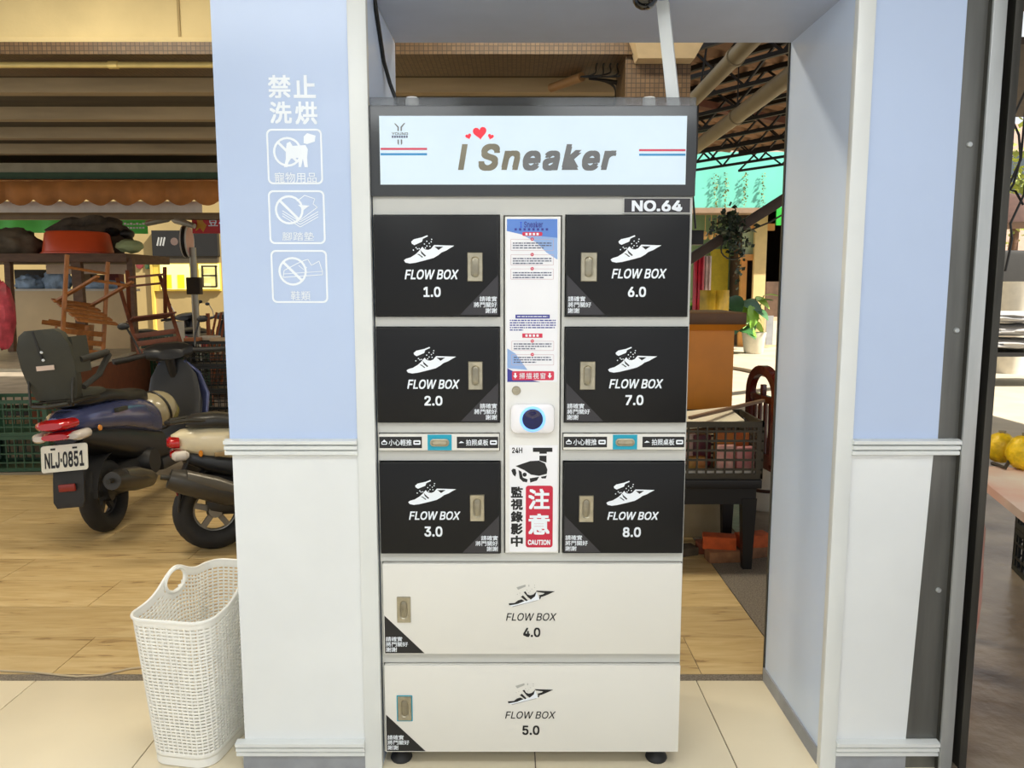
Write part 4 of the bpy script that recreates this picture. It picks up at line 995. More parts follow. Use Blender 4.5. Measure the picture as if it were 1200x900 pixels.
# round sign on a post
pp = G(229, 470); PY = 9.85; xx_ = W(226, 300, PY).x; xb_ = W(231, 400, PY).x
ps = thing('sign_post', 'round sign seen from the side on a galvanised post', 'sign', (xb_, PY, 0))
put('post', MB().tube([(xb_ + .06, PY, 0), (xb_, PY, zz(400, PY)), (xx_, PY, zz(290, PY))], .042, 12), mat('galvanised', (176, 172, 158), .4, .4), ps)
dm = Matrix.Translation(W(219, 283, PY)) @ Matrix.Rotation(R(97), 4, 'Z')
put('disc', MB().lathe([(0, .03), (.19, .03), (.195, .02), (.195, -.02), (.19, -.03), (0, -.03)], 32, (0, 0, 0), 'Y').xf(dm), mat('disc_black', (30, 30, 28), .5), ps)
put('disc_rim', MB().torus((0, .028, 0), .185, .012, 'Y', 32, 8).torus((0, -.028, 0), .185, .012, 'Y', 32, 8).xf(dm), mat('rim_white', (220, 216, 206), .4), ps)
put('disc_face', MB().lathe([(0, .036), (.17, .036), (.17, .03)], 28, (0, 0, 0), 'Y').xf(dm), mat('disc_pink', (214, 170, 160), .5), ps)
put('clamp', MB().box(xb_ - .08, xb_ + .09, PY - .06, PY + .04, zz(345, PY), zz(325, PY), .01), mat('clamp_dark', (58, 48, 38), .6), ps)

# ================================================================== SCOOTERS
tyre = mat('tyre_rubber', (30, 29, 28), .7, var=.15, scale=30); blk = mat('black_plastic', (30, 30, 31), .4, var=.08); blk_m = mat('matt_black', (38, 37, 36), .6, var=.08)
alu = mat('cast_alloy', (128, 124, 116), .4, .6); seat_m = mat('seat_vinyl', (34, 34, 33), .42, var=.08); steel = mat('dark_tube', (58, 56, 50), .4, .5)
red_l = mat('red_lens', (196, 26, 28), .15, var=.1, coat=.5); clear_l = mat('clear_lens', (214, 206, 196), .15, var=.1); amber = mat('amber_lens', (226, 140, 30), .2)
def scooter(label, loc, rz, lean, body, group=None, plate=None, muffler_up=.05, spokes=False, child_seat=False, steer=0., tail=1., drop=0.):
    r_ = thing('scooter', label, 'scooter', loc, (0, 0, 0), group)
    r_.rotation_mode = 'XYZ'
    r_.rotation_euler = Euler((lean, 0, rz), 'XYZ')
    L = dict(parent=r_, local=True)
    def P(n, mb, m, parent=None, smooth=40):
        if n in ('body', 'under_cover', 'seat', 'tail_light', 'turn_signal', 'side_reflector', 'grab_rail', 'mudguard', 'rear_reflector') and (tail != 1 or drop):
            mb.v = [(x * tail if x < 0 else x, y, z - drop * max(0., min(1., (z - .3) / .3))) for x, y, z in mb.v]
        return put(n, mb, m, parent or r_, smooth, True)
    # wheels (x forward, y left)
    for wx, tag_ in ((-.06, 'rear_wheel'), (1.26, 'front_wheel')):
        t = P(tag_, MB().torus((wx, 0, .215), .162, .053, 'Y', 32, 12), tyre)
        rim = MB().torus((wx, 0, .215), .118, .016, 'Y', 28, 8)
        rim.lathe([(0, .05), (.035, .05), (.04, .03), (.04, -.03), (.035, -.05), (0, -.05)], 16, (wx, 0, .215), 'Y')
        for k in range(5):
            a = 2 * PI * k / 5 + .3; rim.bar((wx + .03 * math.cos(a), 0, .215 + .03 * math.sin(a)), (wx + .12 * math.cos(a), 0, .215 + .12 * math.sin(a)), .03, .024, (0, 1, 0))
        P('rim', rim, alu if spokes else mat('black_rim', (48, 46, 44), .45, .3), t)
    # rear body: tail to seat front
    P('body', MB().loft([(-.42, 0, .700, .035, .030, 2.4), (-.34, 0, .695, .095, .060, 2.6), (-.15, 0, .685, .125, .085, 2.8), (.08, 0, .665, .145, .105, 2.8), (.28, 0, .630, .155, .115, 3), (.42, 0, .590, .150, .120, 3), (.50, 0, .560, .135, .105, 3)], 28), body)
    P('under_cover', MB().loft([(-.34, 0, .615, .070, .040, 3), (-.15, 0, .565, .10, .075, 3), (.10, 0, .50, .12, .10, 3), (.35, 0, .42, .14, .12, 3.2), (.52, 0, .38, .14, .12, 3.2)], 24), blk)
    st_ = P('seat', MB().loft([(-.30, 0, .790, .075, .018, 2.6), (-.24, 0, .795, .115, .038, 2.8), (-.05, 0, .795, .135, .045, 3), (.10, 0, .775, .135, .042, 3), (.16, 0, .755, .13, .045, 3), (.32, 0, .745, .12, .050, 3), (.44, 0, .725, .095, .050, 2.8), (.50, 0, .705, .05, .035, 2.5)], 24), seat_m)
    # tail light
    P('tail_light', MB().loft([(-.455, 0, .690, .065, .018, 2.5), (-.43, 0, .692, .095, .030, 2.6), (-.36, 0, .692, .105, .034, 2.6)], 20), red_l)
    P('tail_light', MB().loft([(-.435, 0, .628, .070, .016, 2.6), (-.40, 0, .628, .095, .024, 2.6), (-.34, 0, .628, .095, .026, 2.6)], 20), red_l)
    for s_ in (-1, 1): P('turn_signal', MB().loft([(-.425, s_ * .092, .625, .030, .014, 2.3), (-.40, s_ * .105, .625, .038, .026, 2.3), (-.32, s_ * .112, .627, .030, .026, 2.3), (-.29, s_ * .112, .627, .012, .012, 2.3)], 16), clear_l)
    for s_ in (-1, 1): P('side_reflector', MB().lathe([(0, .008), (.014, .008), (.018, 0)], 14, (-.20, s_ * .118, .63), 'Y') if s_ < 0 else MB().box(-.215, -.185, .112, .122, .615, .645, .004), amber)
    P('grab_rail', MB().tube([(-.10, .11, .80), (-.28, .12, .81), (-.42, .09, .80), (-.455, 0, .795), (-.42, -.09, .80), (-.28, -.12, .81), (-.10, -.11, .80)], .012, 8), steel)
    # mudguard with reflector
    gx = [(-.30, .60), (-.345, .50), (-.375, .38), (-.40, .27), (-.40, .235)]
    mg = MB(); v_ = []; f_ = []
    for i, (x, z) in enumerate(gx):
        hw = (.075, .08, .085, .085, .07)[i]
        for (dx, sy_) in ((0, -1), (0, 1), (.012, 1), (.012, -1)): v_.append((x + dx, sy_ * hw, z))
    for i in range(len(gx) - 1):
        for k in range(4): f_.append((4 * i + k, 4 * i + (k + 1) % 4, 4 * i + 4 + (k + 1) % 4, 4 * i + 4 + k))
    f_ += [(3, 2, 1, 0), (16, 17, 18, 19)]
    P('mudguard', MB().add(v_, f_), blk_m)
    P('rear_reflector', MB().box(-.402, -.388, -.045, .045, .325, .365, .004), mat('dull_red_lens', (140, 44, 34), .3))
    P('wheel_hugger', MB().rings([[Vector((.245 * math.cos(a) * f, sy_, .215 + .245 * math.sin(a) * f)) for f, sy_ in ((1, -.07), (1.02, 0), (1, .07), (.985, .07), (1.005, 0), (.985, -.07))] for a in [R(d) for d in range(35, 176, 10)]]), blk_m)
    if plate:
        pm = Matrix.Translation((-.372, 0, .505)) @ Matrix.Rotation(R(12), 4, 'Y') @ Matrix.Rotation(R(-90), 4, 'Z')
        pl = P('licence_plate', MB().prism(rrect(-.128, .128, -.072, .072, .014), -.004, 0).xf(pm), mat('plate_white', (236, 234, 218), .35))
        o = put('plate_number', text_mb(plate, -.108, .108, -.052, .034, -.0052, bold=.022).xf(pm), print_k, pl, None, True)
        for s_ in (-1, 1): put('plate_bolt', MB().box(s_ * .06 - .012, s_ * .06 + .012, -.008, -.003, .046, .056).xf(pm), mat('bolt_dark', (60, 56, 50), .5, .5), pl, 40, True)
    # engine, swing arm, shock
    P('engine', MB().loft([(-.10, .02, .25, .07, .06, 3), (.05, .02, .27, .10, .09, 3), (.25, .0, .30, .12, .11, 3), (.42, 0, .30, .10, .09, 3)], 18).lathe([(0, .16), (.075, .16), (.09, .13), (.09, .05)], 20, (.28, 0, .33), 'Y'), mat('engine_dark', (44, 43, 42), .5, .3))
    P('shock_absorber', MB().tube([(-.05, .09, .27), (-.10, .10, .58)], .026, 12), steel)
    mu = muffler_up
    P('muffler', MB().tube([(.34, -.10, .22), (.26, -.145, .235), (.16, -.16, .24 + mu * .3), (-.02, -.175, .27 + mu * .7), (-.22, -.185, .30 + mu * 1.3), (-.285, -.187, .308 + mu * 1.5)], [.018, .024, .052, .066, .064, .05], 18), mat('muffler_grey', (64, 61, 56), .36, .4, var=.1))
    P('heat_shield', MB().loft([(-.20, -.212, .325 + mu * 1.3, .032, .036, 2.4), (-.05, -.205, .30 + mu * .9, .038, .045, 2.4), (.12, -.190, .262 + mu * .45, .034, .036, 2.4)], 16), mat('shield_grey', (92, 88, 80), .34, .4))
    P('tail_pipe', MB().tube([(-.28, -.187, .31 + mu * 1.5), (-.325, -.187, .31 + mu * 1.6)], .014, 10), steel)
    P('side_stand', MB().tube([(.36, .10, .20), (.33, .20, .02)], .010, 8), steel)
    # floorboard, leg shield, front
    P('floorboard', MB().box(.40, .98, -.15, .15, .24, .32, .02), blk)
    P('leg_shield', MB().loft([(.88, 0, .30, .16, .04, 3), (.93, 0, .42, .19, .06, 3), (1.00, 0, .60, .20, .08, 3), (1.04, 0, .76, .17, .075, 3), (1.05, 0, .86, .11, .05, 3)], 22), blk)
    fs_ = MB(); rows = [(1.00, .33, .15), (1.06, .48, .20), (1.12, .64, .21), (1.11, .80, .17), (1.05, .90, .10)]; v_ = []; f_ = []
    for x, z, hw in rows:
        for k in range(9):
            u = -1 + k / 4; v_.append((x + .08 * (1 - u * u), hw * u, z))
    for i in range(4):
        for k in range(8): f_.append((9 * i + k, 9 * i + k + 1, 9 * i + 10 + k, 9 * i + 9 + k))
    o = P('front_cowl', MB().add(v_, f_), body); md_ = o.modifiers.new('t', 'SOLIDIFY'); md_.thickness = .02
    P('front_fender', MB().rings([[Vector((1.26 + .245 * math.cos(a) * f, sy_, .215 + .245 * math.sin(a) * f)) for f, sy_ in ((1, -.06), (1.05, 0), (1, .06), (.98, .06), (1.03, 0), (.98, -.06))] for a in [R(d) for d in range(20, 161, 10)]]), body)
    P('fork', MB().tube([(1.26, -.075, .215), (1.16, -.075, .52)], .018, 8).tube([(1.26, .075, .215), (1.16, .075, .52)], .018, 8).tube([(1.16, -.09, .50), (1.16, .09, .50)], .02, 8), steel)
    # handlebar group
    hm = Matrix.Translation((1.02, 0, .93)) @ Matrix.Rotation(steer, 4, 'Z')
    hb = P('handlebar_cover', MB().loft([(-.07, 0, .02, .09, .035, 2.6), (-.02, 0, .035, .17, .055, 2.6), (.06, 0, .04, .16, .065, 2.6), (.13, 0, .03, .10, .05, 2.4)], 20).xf(hm), blk)
    put('headlight', MB().loft([(.11, 0, .01, .085, .045, 2.4), (.145, 0, .005, .06, .03, 2.4)], 16).xf(hm), clear_l, hb, 40, True)
    for s_ in (-1, 1):
        put('grip', MB().tube([(-.01, s_ * .16, .03), (-.05, s_ * .28, .02), (-.075, s_ * .37, .015)], .019, 10).xf(hm), blk_m, hb, 40, True)
        put('brake_lever', MB().tube([(.03, s_ * .17, .02), (.03, s_ * .26, .0), (-.01, s_ * .35, -.005)], .007, 6).xf(hm), steel, hb, 40, True)
        put('mirror', MB().tube([(.0, s_ * .18, .05), (.03, s_ * .20, .13), (.02, s_ * .24, .23)], .007, 6).ball((.01, s_ * .262, .245), .012, .04, .026, 14, 8)  .xf(hm), blk, hb, 40, True)
    P('steering_column', MB().tube([(1.12, 0, .60), (1.0, 0, .97)], .035, 10), blk)
    if child_seat:
        sm = mat('child_seat_shell', (58, 58, 48), .6, var=.08)
        cs = P('child_seat', MB().loft([(-.30, 0, .95, .13, .02, 3)] * 1 + [(-.29, 0, .95, .13, .03, 3)], 12) if False else MB().rings([[Vector((x0_ + dx, y_, z_)) for (dx, y_) in ((-.03, -hw), (-.055, -hw * .5), (-.06, 0), (-.055, hw * .5), (-.03, hw), (.03, hw * .97), (.0, hw * .5), (-.01, 0), (.0, -hw * .5), (.03, -hw * .97))] for x0_, z_, hw in ((-.33, .86, .115), (-.345, .95, .14), (-.365, 1.08, .155), (-.385, 1.20, .15), (-.395, 1.28, .12), (-.398, 1.31, .08))]), sm)
        cs.scale = (.9, .94, .84); cs.location = (-.03, 0, .10)
        put('cushion', MB().loft([(-.30, 0, .87, .12, .03, 3), (-.20, 0, .87, .135, .04, 3), (-.06, 0, .865, .13, .035, 3), (.0, 0, .855, .11, .02, 3)], 18), sm, cs, 40, True)
        for s_ in (-1, 1):
            put('side_wing', MB().rings([[Vector((x_, s_ * yy, z_)) for x_, yy in ((-.38, .125), (-.38, .15), (-.24 - .05 * abs(z_ - 1.16), .165), (-.24 - .05 * abs(z_ - 1.16), .145))] for z_ in (1.02, 1.10, 1.18, 1.25)]), sm, cs, 30, True)
        put('guard_bar', MB().tube([(-.33, -.15, 1.10), (-.20, -.165, 1.11), (-.02, -.15, 1.12), (.035, -.12, 1.11), (.05, 0, 1.08), (.035, .12, 1.11), (-.02, .15, 1.12), (-.2, .165, 1.11), (-.33, .15, 1.10)], .021, 10), mat('foam_black', (50, 50, 46), .8), cs, 40, True)
        for s_ in (-1, 1):
            put('guard_strut', MB().tube([(-.30, s_ * .13, .92), (-.16, s_ * .155, .98), (.02, s_ * .14, 1.10)], .019, 10), mat('foam_black', (50, 50, 46), .8), cs, 40, True)
            put('frame_tube', MB().tube([(-.36, s_ * .13, 1.05), (-.40, s_ * .125, .95), (-.42, s_ * .12, .84), (-.40, s_ * .11, .815)], .007, 8), steel, cs, 40, True)
        put('frame_tube', MB().tube([(-.42, -.12, .83), (-.44, 0, .83), (-.42, .12, .83)], .007, 8).tube([(-.40, -.12, .85), (-.42, 0, .85), (-.40, .12, .85)], .007, 8), steel, cs, 40, True)
        put('centre_seam', MB().bar((-.440, .0, 1.13), (-.456, .015, 1.30), .012, .004, (1, 0, 0)), blk_m, cs, 40, True)
        for z_ in (1.12, 1.17): put('button', MB().ball((-.437 - (z_ - 1.12) * .1, -.005, z_), .006, .009, .009, 10, 6), print_w, cs, 40, True)
        put('sticker', MB().box(-.432, -.425, -.055, .045, 1.055, 1.085).xf(Matrix.Rotation(0, 4, 'X')), mat('sticker_pale', (222, 200, 184), .5), cs, 40, True)
        for s_ in (-1, 1): put('foot_rest', MB().box(-.02, .10, s_ * .14 - .03, s_ * .14 + .03, .70, .73, .008), sm, cs, 40, True)
    return r_
blue_b = mat('dark_blue_paint', (76, 84, 126), .25, .3, var=.06, coat=.6); cream_b = mat('cream_paint', (228, 214, 178), .28, var=.03, coat=.5)
A0 = G(135, 618)
scooter('dark blue scooter with a rear child seat and plate NLJ-0851', (A0.x, A0.y, 0), R(89), R(-5.5), blue_b, None, 'NLJ·0851', .02, child_seat=True, steer=R(36))
B0 = G(268, 641)
sb2 = scooter('cream scooter half hidden behind the left pillar', (B0.x, B0.y, 0), R(26), R(-5), cream_b, None, None, .085, spokes=True, tail=.62, drop=.09)
# bronze stripes and star on the cream tail
br_ = mat('bronze_stripe', (150, 124, 82), .4, .3)
for x_ in (.02, .07): put('stripe', MB().box(x_, x_ + .028, -.152, -.138, .52, .65, .003), br_, sb2, 40, True)
put('stripe', MB().box(-.06, .22, -.153, -.140, .520, .542, .003), br_, sb2, 40, True)
# helmet on the blue scooter's floorboard hook
hl = thing('helmet', 'beige open face helmet hanging behind the blue scooter leg shield', 'helmet')
hm_ = bpy.context.scene.objects['scooter'].matrix_basis @ Matrix.Translation((.66, -.02, .60))
hl.location = hm_.translation; hl.rotation_euler = (R(10), R(-14), R(70))
put('shell', MB().ball((0, 0, 0), .15, .125, .13, 24, 16, zmin=-.08), mat('beige_shell', (168, 156, 124), .3, coat=.5), hl, local=True)
put('visor', MB().ball((.045, 0, -.03), .125, .118, .085, 20, 12, zmin=-.09), mat('visor_olive', (120, 112, 60), .15), hl, local=True)
put('stripe', MB().torus((0, 0, .0), .132, .008, 'X', 28, 6), mat('helmet_dark', (40, 38, 34), .4), hl, local=True)
# parked scooters far behind
for k, (px_, Y_, rz_) in enumerate(((192, 11.4, 80), (246, 11.9, 84))):
    c = W(px_, 420, Y_); scooter(('black', 'dark grey', 'charcoal')[k] + ' scooter parked in front of the lit yellow window', (c.x, Y_ - .4, 0), R(rz_), R(-5), mat('far_scooter_%d' % k, ((30, 30, 30), (70, 68, 62), (44, 46, 48))[k], .35), 'scooters before the lit window')

# ================================================================== RIGHT SIDE OF THE OPENING
RZ = 4.05      # height of the truss roof
trm = mat('black_steel', (28, 24, 21), .5, .3)
# black low table with a plastic crate of packets
T0 = G(885, 667); TY = T0.y; tz = zz(561, TY)
tx1 = W(891, 565, TY).x; tx0 = .42
bt = thing('black_table', 'low black wooden table carrying a plastic crate', 'table', (.8, TY + .2, 0))
bw = mat('black_wood', (20, 19, 19), .4, var=.1)
put('table_top', MB().box(tx0, tx1, TY - .03, TY + .46, tz - .045, tz, .006), bw, bt)
put('apron', MB().box(tx0 + .02, tx1 - .02, TY - .005, TY + .44, tz - .13, tz - .045), bw, bt)
for lx in (tx0 + .05, tx1 - .05):
    for ly in (TY + .02, TY + .40): put('leg', MB().add([(lx - .022, ly - .022, 0), (lx + .022, ly - .022, 0), (lx + .022, ly + .022, 0), (lx - .022, ly + .022, 0), (lx - .04, ly - .03, tz - .1), (lx + .034, ly - .03, tz - .1), (lx + .034, ly + .03, tz - .1), (lx - .04, ly + .03, tz - .1)], [(0, 3, 2, 1), (4, 5, 6, 7), (0, 1, 5, 4), (1, 2, 6, 5), (2, 3, 7, 6), (3, 0, 4, 7)]), bw, bt)
x1 = W(894, 530, TY).x; ctop = zz(494, TY)
ocr = mat('olive_crate', (66, 60, 46), .5, var=.08)
crate('packet_crate', 'olive brown plastic crate of packets on the black table', ((x1 + .50) / 2, TY + .19, tz), (x1 - .50, .40, ctop - tz), 0, ocr, 16, 6)
CB = tz + .013
pk = random.Random(2)
for k, (px_, y0, y1, dy, cl, nm) in enumerate(((818, 553, 536, .07, (178, 146, 70), 'yellow packet'), (852, 556, 522, .06, (224, 190, 178), 'pink and white packet'), (876, 556, 524, .07, (216, 160, 160), 'pink packet'), (850, 530, 507, .16, (214, 140, 44), 'orange packet'), (884, 530, 506, .17, (206, 124, 50), 'amber packet'), (824, 540, 510, .22, (92, 60, 72), 'dark purple packet'), (806, 530, 508, .24, (232, 226, 212), 'white packet'))):
    w_ = .047; x_ = min(W(px_, y1, TY + dy).x, x1 - .016 - w_); zt_ = zz(y1, TY + dy)
    m2 = MB().box(x_ - w_, x_ + w_, TY + dy, TY + dy + .05, CB, zt_, .012)
    tag(put('food_packet', m2, mat('packet_%d' % k, cl, .4, col2=tuple(min(255, int(c * .75 + (60 if i == 0 else 5))) for i, c in enumerate(cl)), scale=26)), nm + ' standing in the olive crate', 'packet')
a, b = W(806, 503, TY + .1), W(896, 475, TY + .35)
tag(put('wooden_stick', MB().bar((a.x, TY + .06, ctop + .008), (b.x, TY + .38, ctop + .05), .025, .014), mat('stick_brown', (120, 92, 66), .6)), 'brown wooden stick laid across the olive crate', 'stick')
tag(put('paper_bag', MB().add([(.72, TY + .05, ctop - .07), (1.18, TY + .10, ctop - .02), (1.16, TY + .34, ctop + .012), (.70, TY + .30, ctop - .03), (.72, TY + .05, ctop - .06), (1.18, TY + .10, ctop - .01), (1.16, TY + .34, ctop + .022), (.70, TY + .30, ctop - .02)], [(0, 3, 2, 1), (4, 5, 6, 7), (0, 1, 5, 4), (1, 2, 6, 5), (2, 3, 7, 6), (3, 0, 4, 7)]), mat('paper_cream', (226, 218, 194), .6)), 'cream paper bag lying over the packets in the olive crate', 'bag')
tag(put('paper_liner', MB().box(.53, x1 - .03, TY + .01, TY + .03, CB, CB + .032), mat('paper_white', (236, 230, 220), .6)), 'white paper strip along the bottom of the olive crate', 'paper')
# rubble and bricks under the table
bk_ = [(1.275, 4.03, .055, .25, .07, (196, 96, 52)), (1.09, 4.00, .055, -.2, .07, (206, 92, 40)), (1.10, 3.96, 0, .1, .06, (150, 104, 70)), (1.28, 4.03, 0, .35, .06, (140, 100, 72)), (1.08, 4.09, 0, -.05, .06, (150, 84, 58)), (.90, 4.05, 0, .3, .045, (92, 82, 66))]
for k, (x_, y_, z_, rz_, h_, cl) in enumerate(bk_):
    b_ = MB().box(-.085, .085, -.045, .045, z_, z_ + h_, .008).xf(Matrix.Translation((x_, y_, 0)) @ Matrix.Rotation(rz_, 4, 'Z'))
    tag(put('brick', b_, mat('brick_%d' % k, cl, .85, var=.15, scale=20)), ('orange', 'bright orange', 'brown', 'grey brown', 'dull red', 'grey')[k] + ' loose brick ' + ('on top of the pile' if k < 2 else 'on the ground') + ' under the black table', 'brick')
# beige cabinet and wooden podium behind
KY = G(830, 630).y
cb = thing('beige_cabinet', 'low beige cabinet behind the black table', 'cabinet', (.9, KY + .2, 0))
kx1 = W(858, 600, KY).x
put('body', MB().box(.3, kx1, KY, KY + .5, 0, .60, .006), mat('beige_panel', (178, 162, 128), .6, var=.06), cb)
put('door', MB().box(.4, kx1 - .09, KY - .012, KY, .06, .54, .004), mat('beige_panel', (178, 162, 128), .6), cb)
pd = thing('wooden_podium', 'orange-brown wooden podium with a moulded top on the beige cabinet', 'podium', (1.0, KY + .25, .6))
PYd = KY + .03; pdx = W(859, 440, PYd).x; pz1 = zz(366, PYd)
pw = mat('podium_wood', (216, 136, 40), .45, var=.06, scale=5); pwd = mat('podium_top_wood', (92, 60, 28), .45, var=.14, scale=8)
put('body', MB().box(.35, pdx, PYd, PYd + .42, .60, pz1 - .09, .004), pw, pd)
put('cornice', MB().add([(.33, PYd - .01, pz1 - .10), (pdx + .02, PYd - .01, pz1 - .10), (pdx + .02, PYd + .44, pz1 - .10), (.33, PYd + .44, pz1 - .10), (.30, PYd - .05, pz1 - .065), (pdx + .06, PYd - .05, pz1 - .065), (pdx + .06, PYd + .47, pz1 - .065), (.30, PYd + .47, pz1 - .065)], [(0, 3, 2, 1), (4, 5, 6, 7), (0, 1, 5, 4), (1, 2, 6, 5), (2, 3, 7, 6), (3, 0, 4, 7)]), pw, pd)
put('top_board', MB().box(.29, pdx + .05, PYd - .055, PYd + .47, pz1 - .065, pz1, .008), pwd, pd)
put('base_rail', MB().box(.33, pdx + .02, PYd - .02, PYd + .43, .60, .66), pwd, pd)
# carved red-brown chair, seen nearly edge on
chx = W(899, 500, 4.35).x
rw = mat('rosewood', (84, 26, 18), .25, var=.12, coat=.4, scale=14)
rc = thing('carved_chair', 'dark red carved wooden chair beside the olive crate', 'chair', (chx + .02, 4.5, 0), (0, 0, R(97)))
def arch(w2, z0, z1, n=16): return [(w2 * math.cos(PI * k / n), z0 + (z1 - z0) * math.sin(PI * k / n)) for k in range(n + 1)]
bo = [(.20, .40)] + arch(.20, .80, .97) + [(-.20, .40)]; bi = [(.145, .40)] + arch(.145, .80, .92) + [(-.145, .40)]
v_ = [Vector((x, -.02, z)) for x, z in bo] + [Vector((x, -.02, z)) for x, z in bi] + [Vector((x, .02, z)) for x, z in bo] + [Vector((x, .02, z)) for x, z in bi]; n = len(bo); f_ = []
for k in range(n - 1): f_ += [(k, k + 1, n + k + 1, n + k), (2 * n + k, 3 * n + k, 3 * n + k + 1, 2 * n + k + 1), (k, 2 * n + k, 2 * n + k + 1, k + 1), (n + k, n + k + 1, 3 * n + k + 1, 3 * n + k)]
f_ += [(0, n, 3 * n, 2 * n), (n - 1, 3 * n - 1, 4 * n - 1, 2 * n - 1)]
put('back_frame', MB().add(v_, f_), rw, rc, local=True)
put('crest_rail', MB().box(-.15, .15, -.018, .018, .76, .80, .004), rw, rc, local=True); put('finial', MB().box(-.012, .012, -.015, .015, .80, .86, .003), rw, rc, local=True); put('lower_rail', MB().box(-.15, .15, -.018, .018, .42, .47, .004), rw, rc, local=True)
for x_ in (-.10, -.035, .035, .10): put('spindle', MB().tube([(x_, 0, .44), (x_, 0, .52), (x_ * 1.05, 0, .60), (x_, 0, .78)], [.014, .018, .012, .014], 8), rw, rc, local=True)
put('seat', MB().box(-.22, .22, -.42, .02, .38, .43, .01), rw, rc, local=True)
for x_ in (-.19, .19):
    for y_ in (-.39, -.0): put('leg', MB().tube([(x_, y_, 0), (x_, y_, .39)], [.02, .026], 8), rw, rc, local=True)
# white pedestal bucket
c = G(906, 616)
bu = thing('white_bucket', 'white round bucket with a brown band behind the black table', 'bucket', (c.x + .08, c.y + .40, 0))
put('body', MB().lathe([(0, 0), (.115, 0), (.13, .02), (.135, .16), (.12, .20), (.11, .34), (.0, .34)], 24), mat('white_plastic', (226, 220, 204), .4), bu, local=True)
put('band', MB().lathe([(.134, .125), (.139, .128), (.139, .145), (.134, .148)], 24), mat('band_brown', (70, 40, 26), .5), bu, local=True)

# ---------------- shop front across the road
SY = 18.8
sf = thing('turquoise_shop', 'open shop front with turquoise fascia across the sunlit road', 'building', (5, SY, 0))
put('fascia', MB().box(2.0, 7.6, SY - .9, SY - .8, zz(245, SY - .9), zz(178, SY - .9)), mat('turquoise_paint', (120, 216, 196), .6, var=.05, scale=1), sf)
put('ledge', MB().box(3.6, W(893, 246, SY - 1.2).x, SY - 1.3, SY - .8, zz(250, SY - 1.2), zz(244, SY - 1.2)), mat('grey_wood_ledge', (168, 140, 114), .7), sf)
xd_ = W(871, 330, SY).x
put('back_wall', MB().box(2.0, xd_, SY + 1.2, SY + 1.4, 0, 3.6), mat('sage_wall', (150, 176, 130), .7, var=.08, scale=1), sf)
put('roof_slab', MB().box(2.0, 7.6, SY - .8, SY + 5.2, 3.55, 3.65), mat('slab_grey', (130, 128, 118), .8), sf)
tw_ = mat('brown_wall_boards', (96, 74, 58), .8, var=.1, scale=4)
put('partition', MB().box(xd_, xd_ + .1, SY + .1, SY + 5.2, 0, 3.56), tw_, sf)
put('back_wall', MB().box(xd_, 7.6, SY + 5.1, SY + 5.2, 0, 3.56), tw_, sf)
put('side_wall', MB().box(7.5, 7.6, SY - .3, SY + 5.2, 0, 3.56), tw_, sf)
put('interior_panel', pxbox(832, 292, 853, 370, SY + .9, .05), mat('yellow_panel', (222, 200, 60), .6), sf)
put('interior_box', pxbox(856, 262, 868, 300, SY + .9, .3), mat('sage_dark', (112, 136, 92), .7), sf)
owood = mat('honey_wood', (232, 168, 92), .5, var=.08, scale=3)
put('door_post', pxbox(883, 250, 897, 412, SY - .3, .12), mat('pale_pine', (244, 214, 150), .5, var=.05, scale=4), sf)
put('door_post', pxbox(867, 300, 874, 412, SY - .1, .12), owood, sf)
put('door_rail', pxbox(867, 298, 884, 305, SY - .2, .12), owood, sf)
put('door_rail', pxbox(868, 258, 884, 268, SY - .2, .12), owood, sf)
put('door_rail', pxbox(895, 262, 908, 270, SY - .2, .12), owood, sf)
put('door_glass', pxbox(870, 270, 884, 298, SY - .05, .03), mat('frosted_pane', (186, 206, 170), .3), sf)
put('timber_panel', pxbox(897, 330, 940, 372, SY + .1, .05), mat('grey_timber', (112, 88, 70), .7, var=.15, scale=6), sf)
put('counter', pxbox(895, 372, 940, 412, SY - .2, .4), mat('cream_counter', (222, 200, 168), .6), sf)
tag(put('green_sign', pxbox(910, 243, 945, 264, SY - .95, .05), mat('sign_bright_green', (52, 196, 70), .5)), 'bright green shop sign at the end of the turquoise fascia', 'sign')
for k, (r_, cl) in enumerate((((898, 370, 906, 404), (170, 172, 176)), ((903, 376, 911, 404), (236, 230, 210)))):
    tag(put('leaning_board', pxbox(*r_, SY - .5 + .1 * k, .04).xf(Matrix.Identity(4)), mat('board_%d' % k, cl, .5)), ('grey', 'cream')[k] + ' narrow board leaning beside the pine post', 'board')
# goods hanging in red and yellow
GY = 15.0
for k, (r_, cl, nm, nn) in enumerate((((812, 300, 824, 364), (196, 44, 62), 'red plastic sheet hanging beside the podium', 'red_sheet'), ((821, 300, 832, 364), (226, 200, 190), 'pale pink plastic sheet hanging beside the red one', 'pink_sheet'), ((828, 340, 842, 366), (220, 180, 50), 'yellow bin at the shop front', 'yellow_bin'))):
    gy = GY + (0, .4, -.5)[k]; x0, x1, z0, z1 = rectpx(*r_, gy); v_ = []; f_ = []
    for i in range(13):
        x = x0 + (x1 - x0) * i / 12
        for z_ in (0, z1 * .5, z1): v_ += [(x, gy + .05 * math.sin(i * 1.7), z_)]
    for i in range(12):
        for j in range(2): f_.append((3 * i + j, 3 * i + j + 1, 3 * i + 4 + j, 3 * i + 3 + j))
    o = tag(put(nn, MB().add(v_, f_), mat(nn, cl, .4, var=.15, scale=6), None, 60), nm, 'bin' if k == 2 else 'sheet'); md_ = o.modifiers.new('t', 'SOLIDIFY'); md_.thickness = .03 if k < 2 else .2
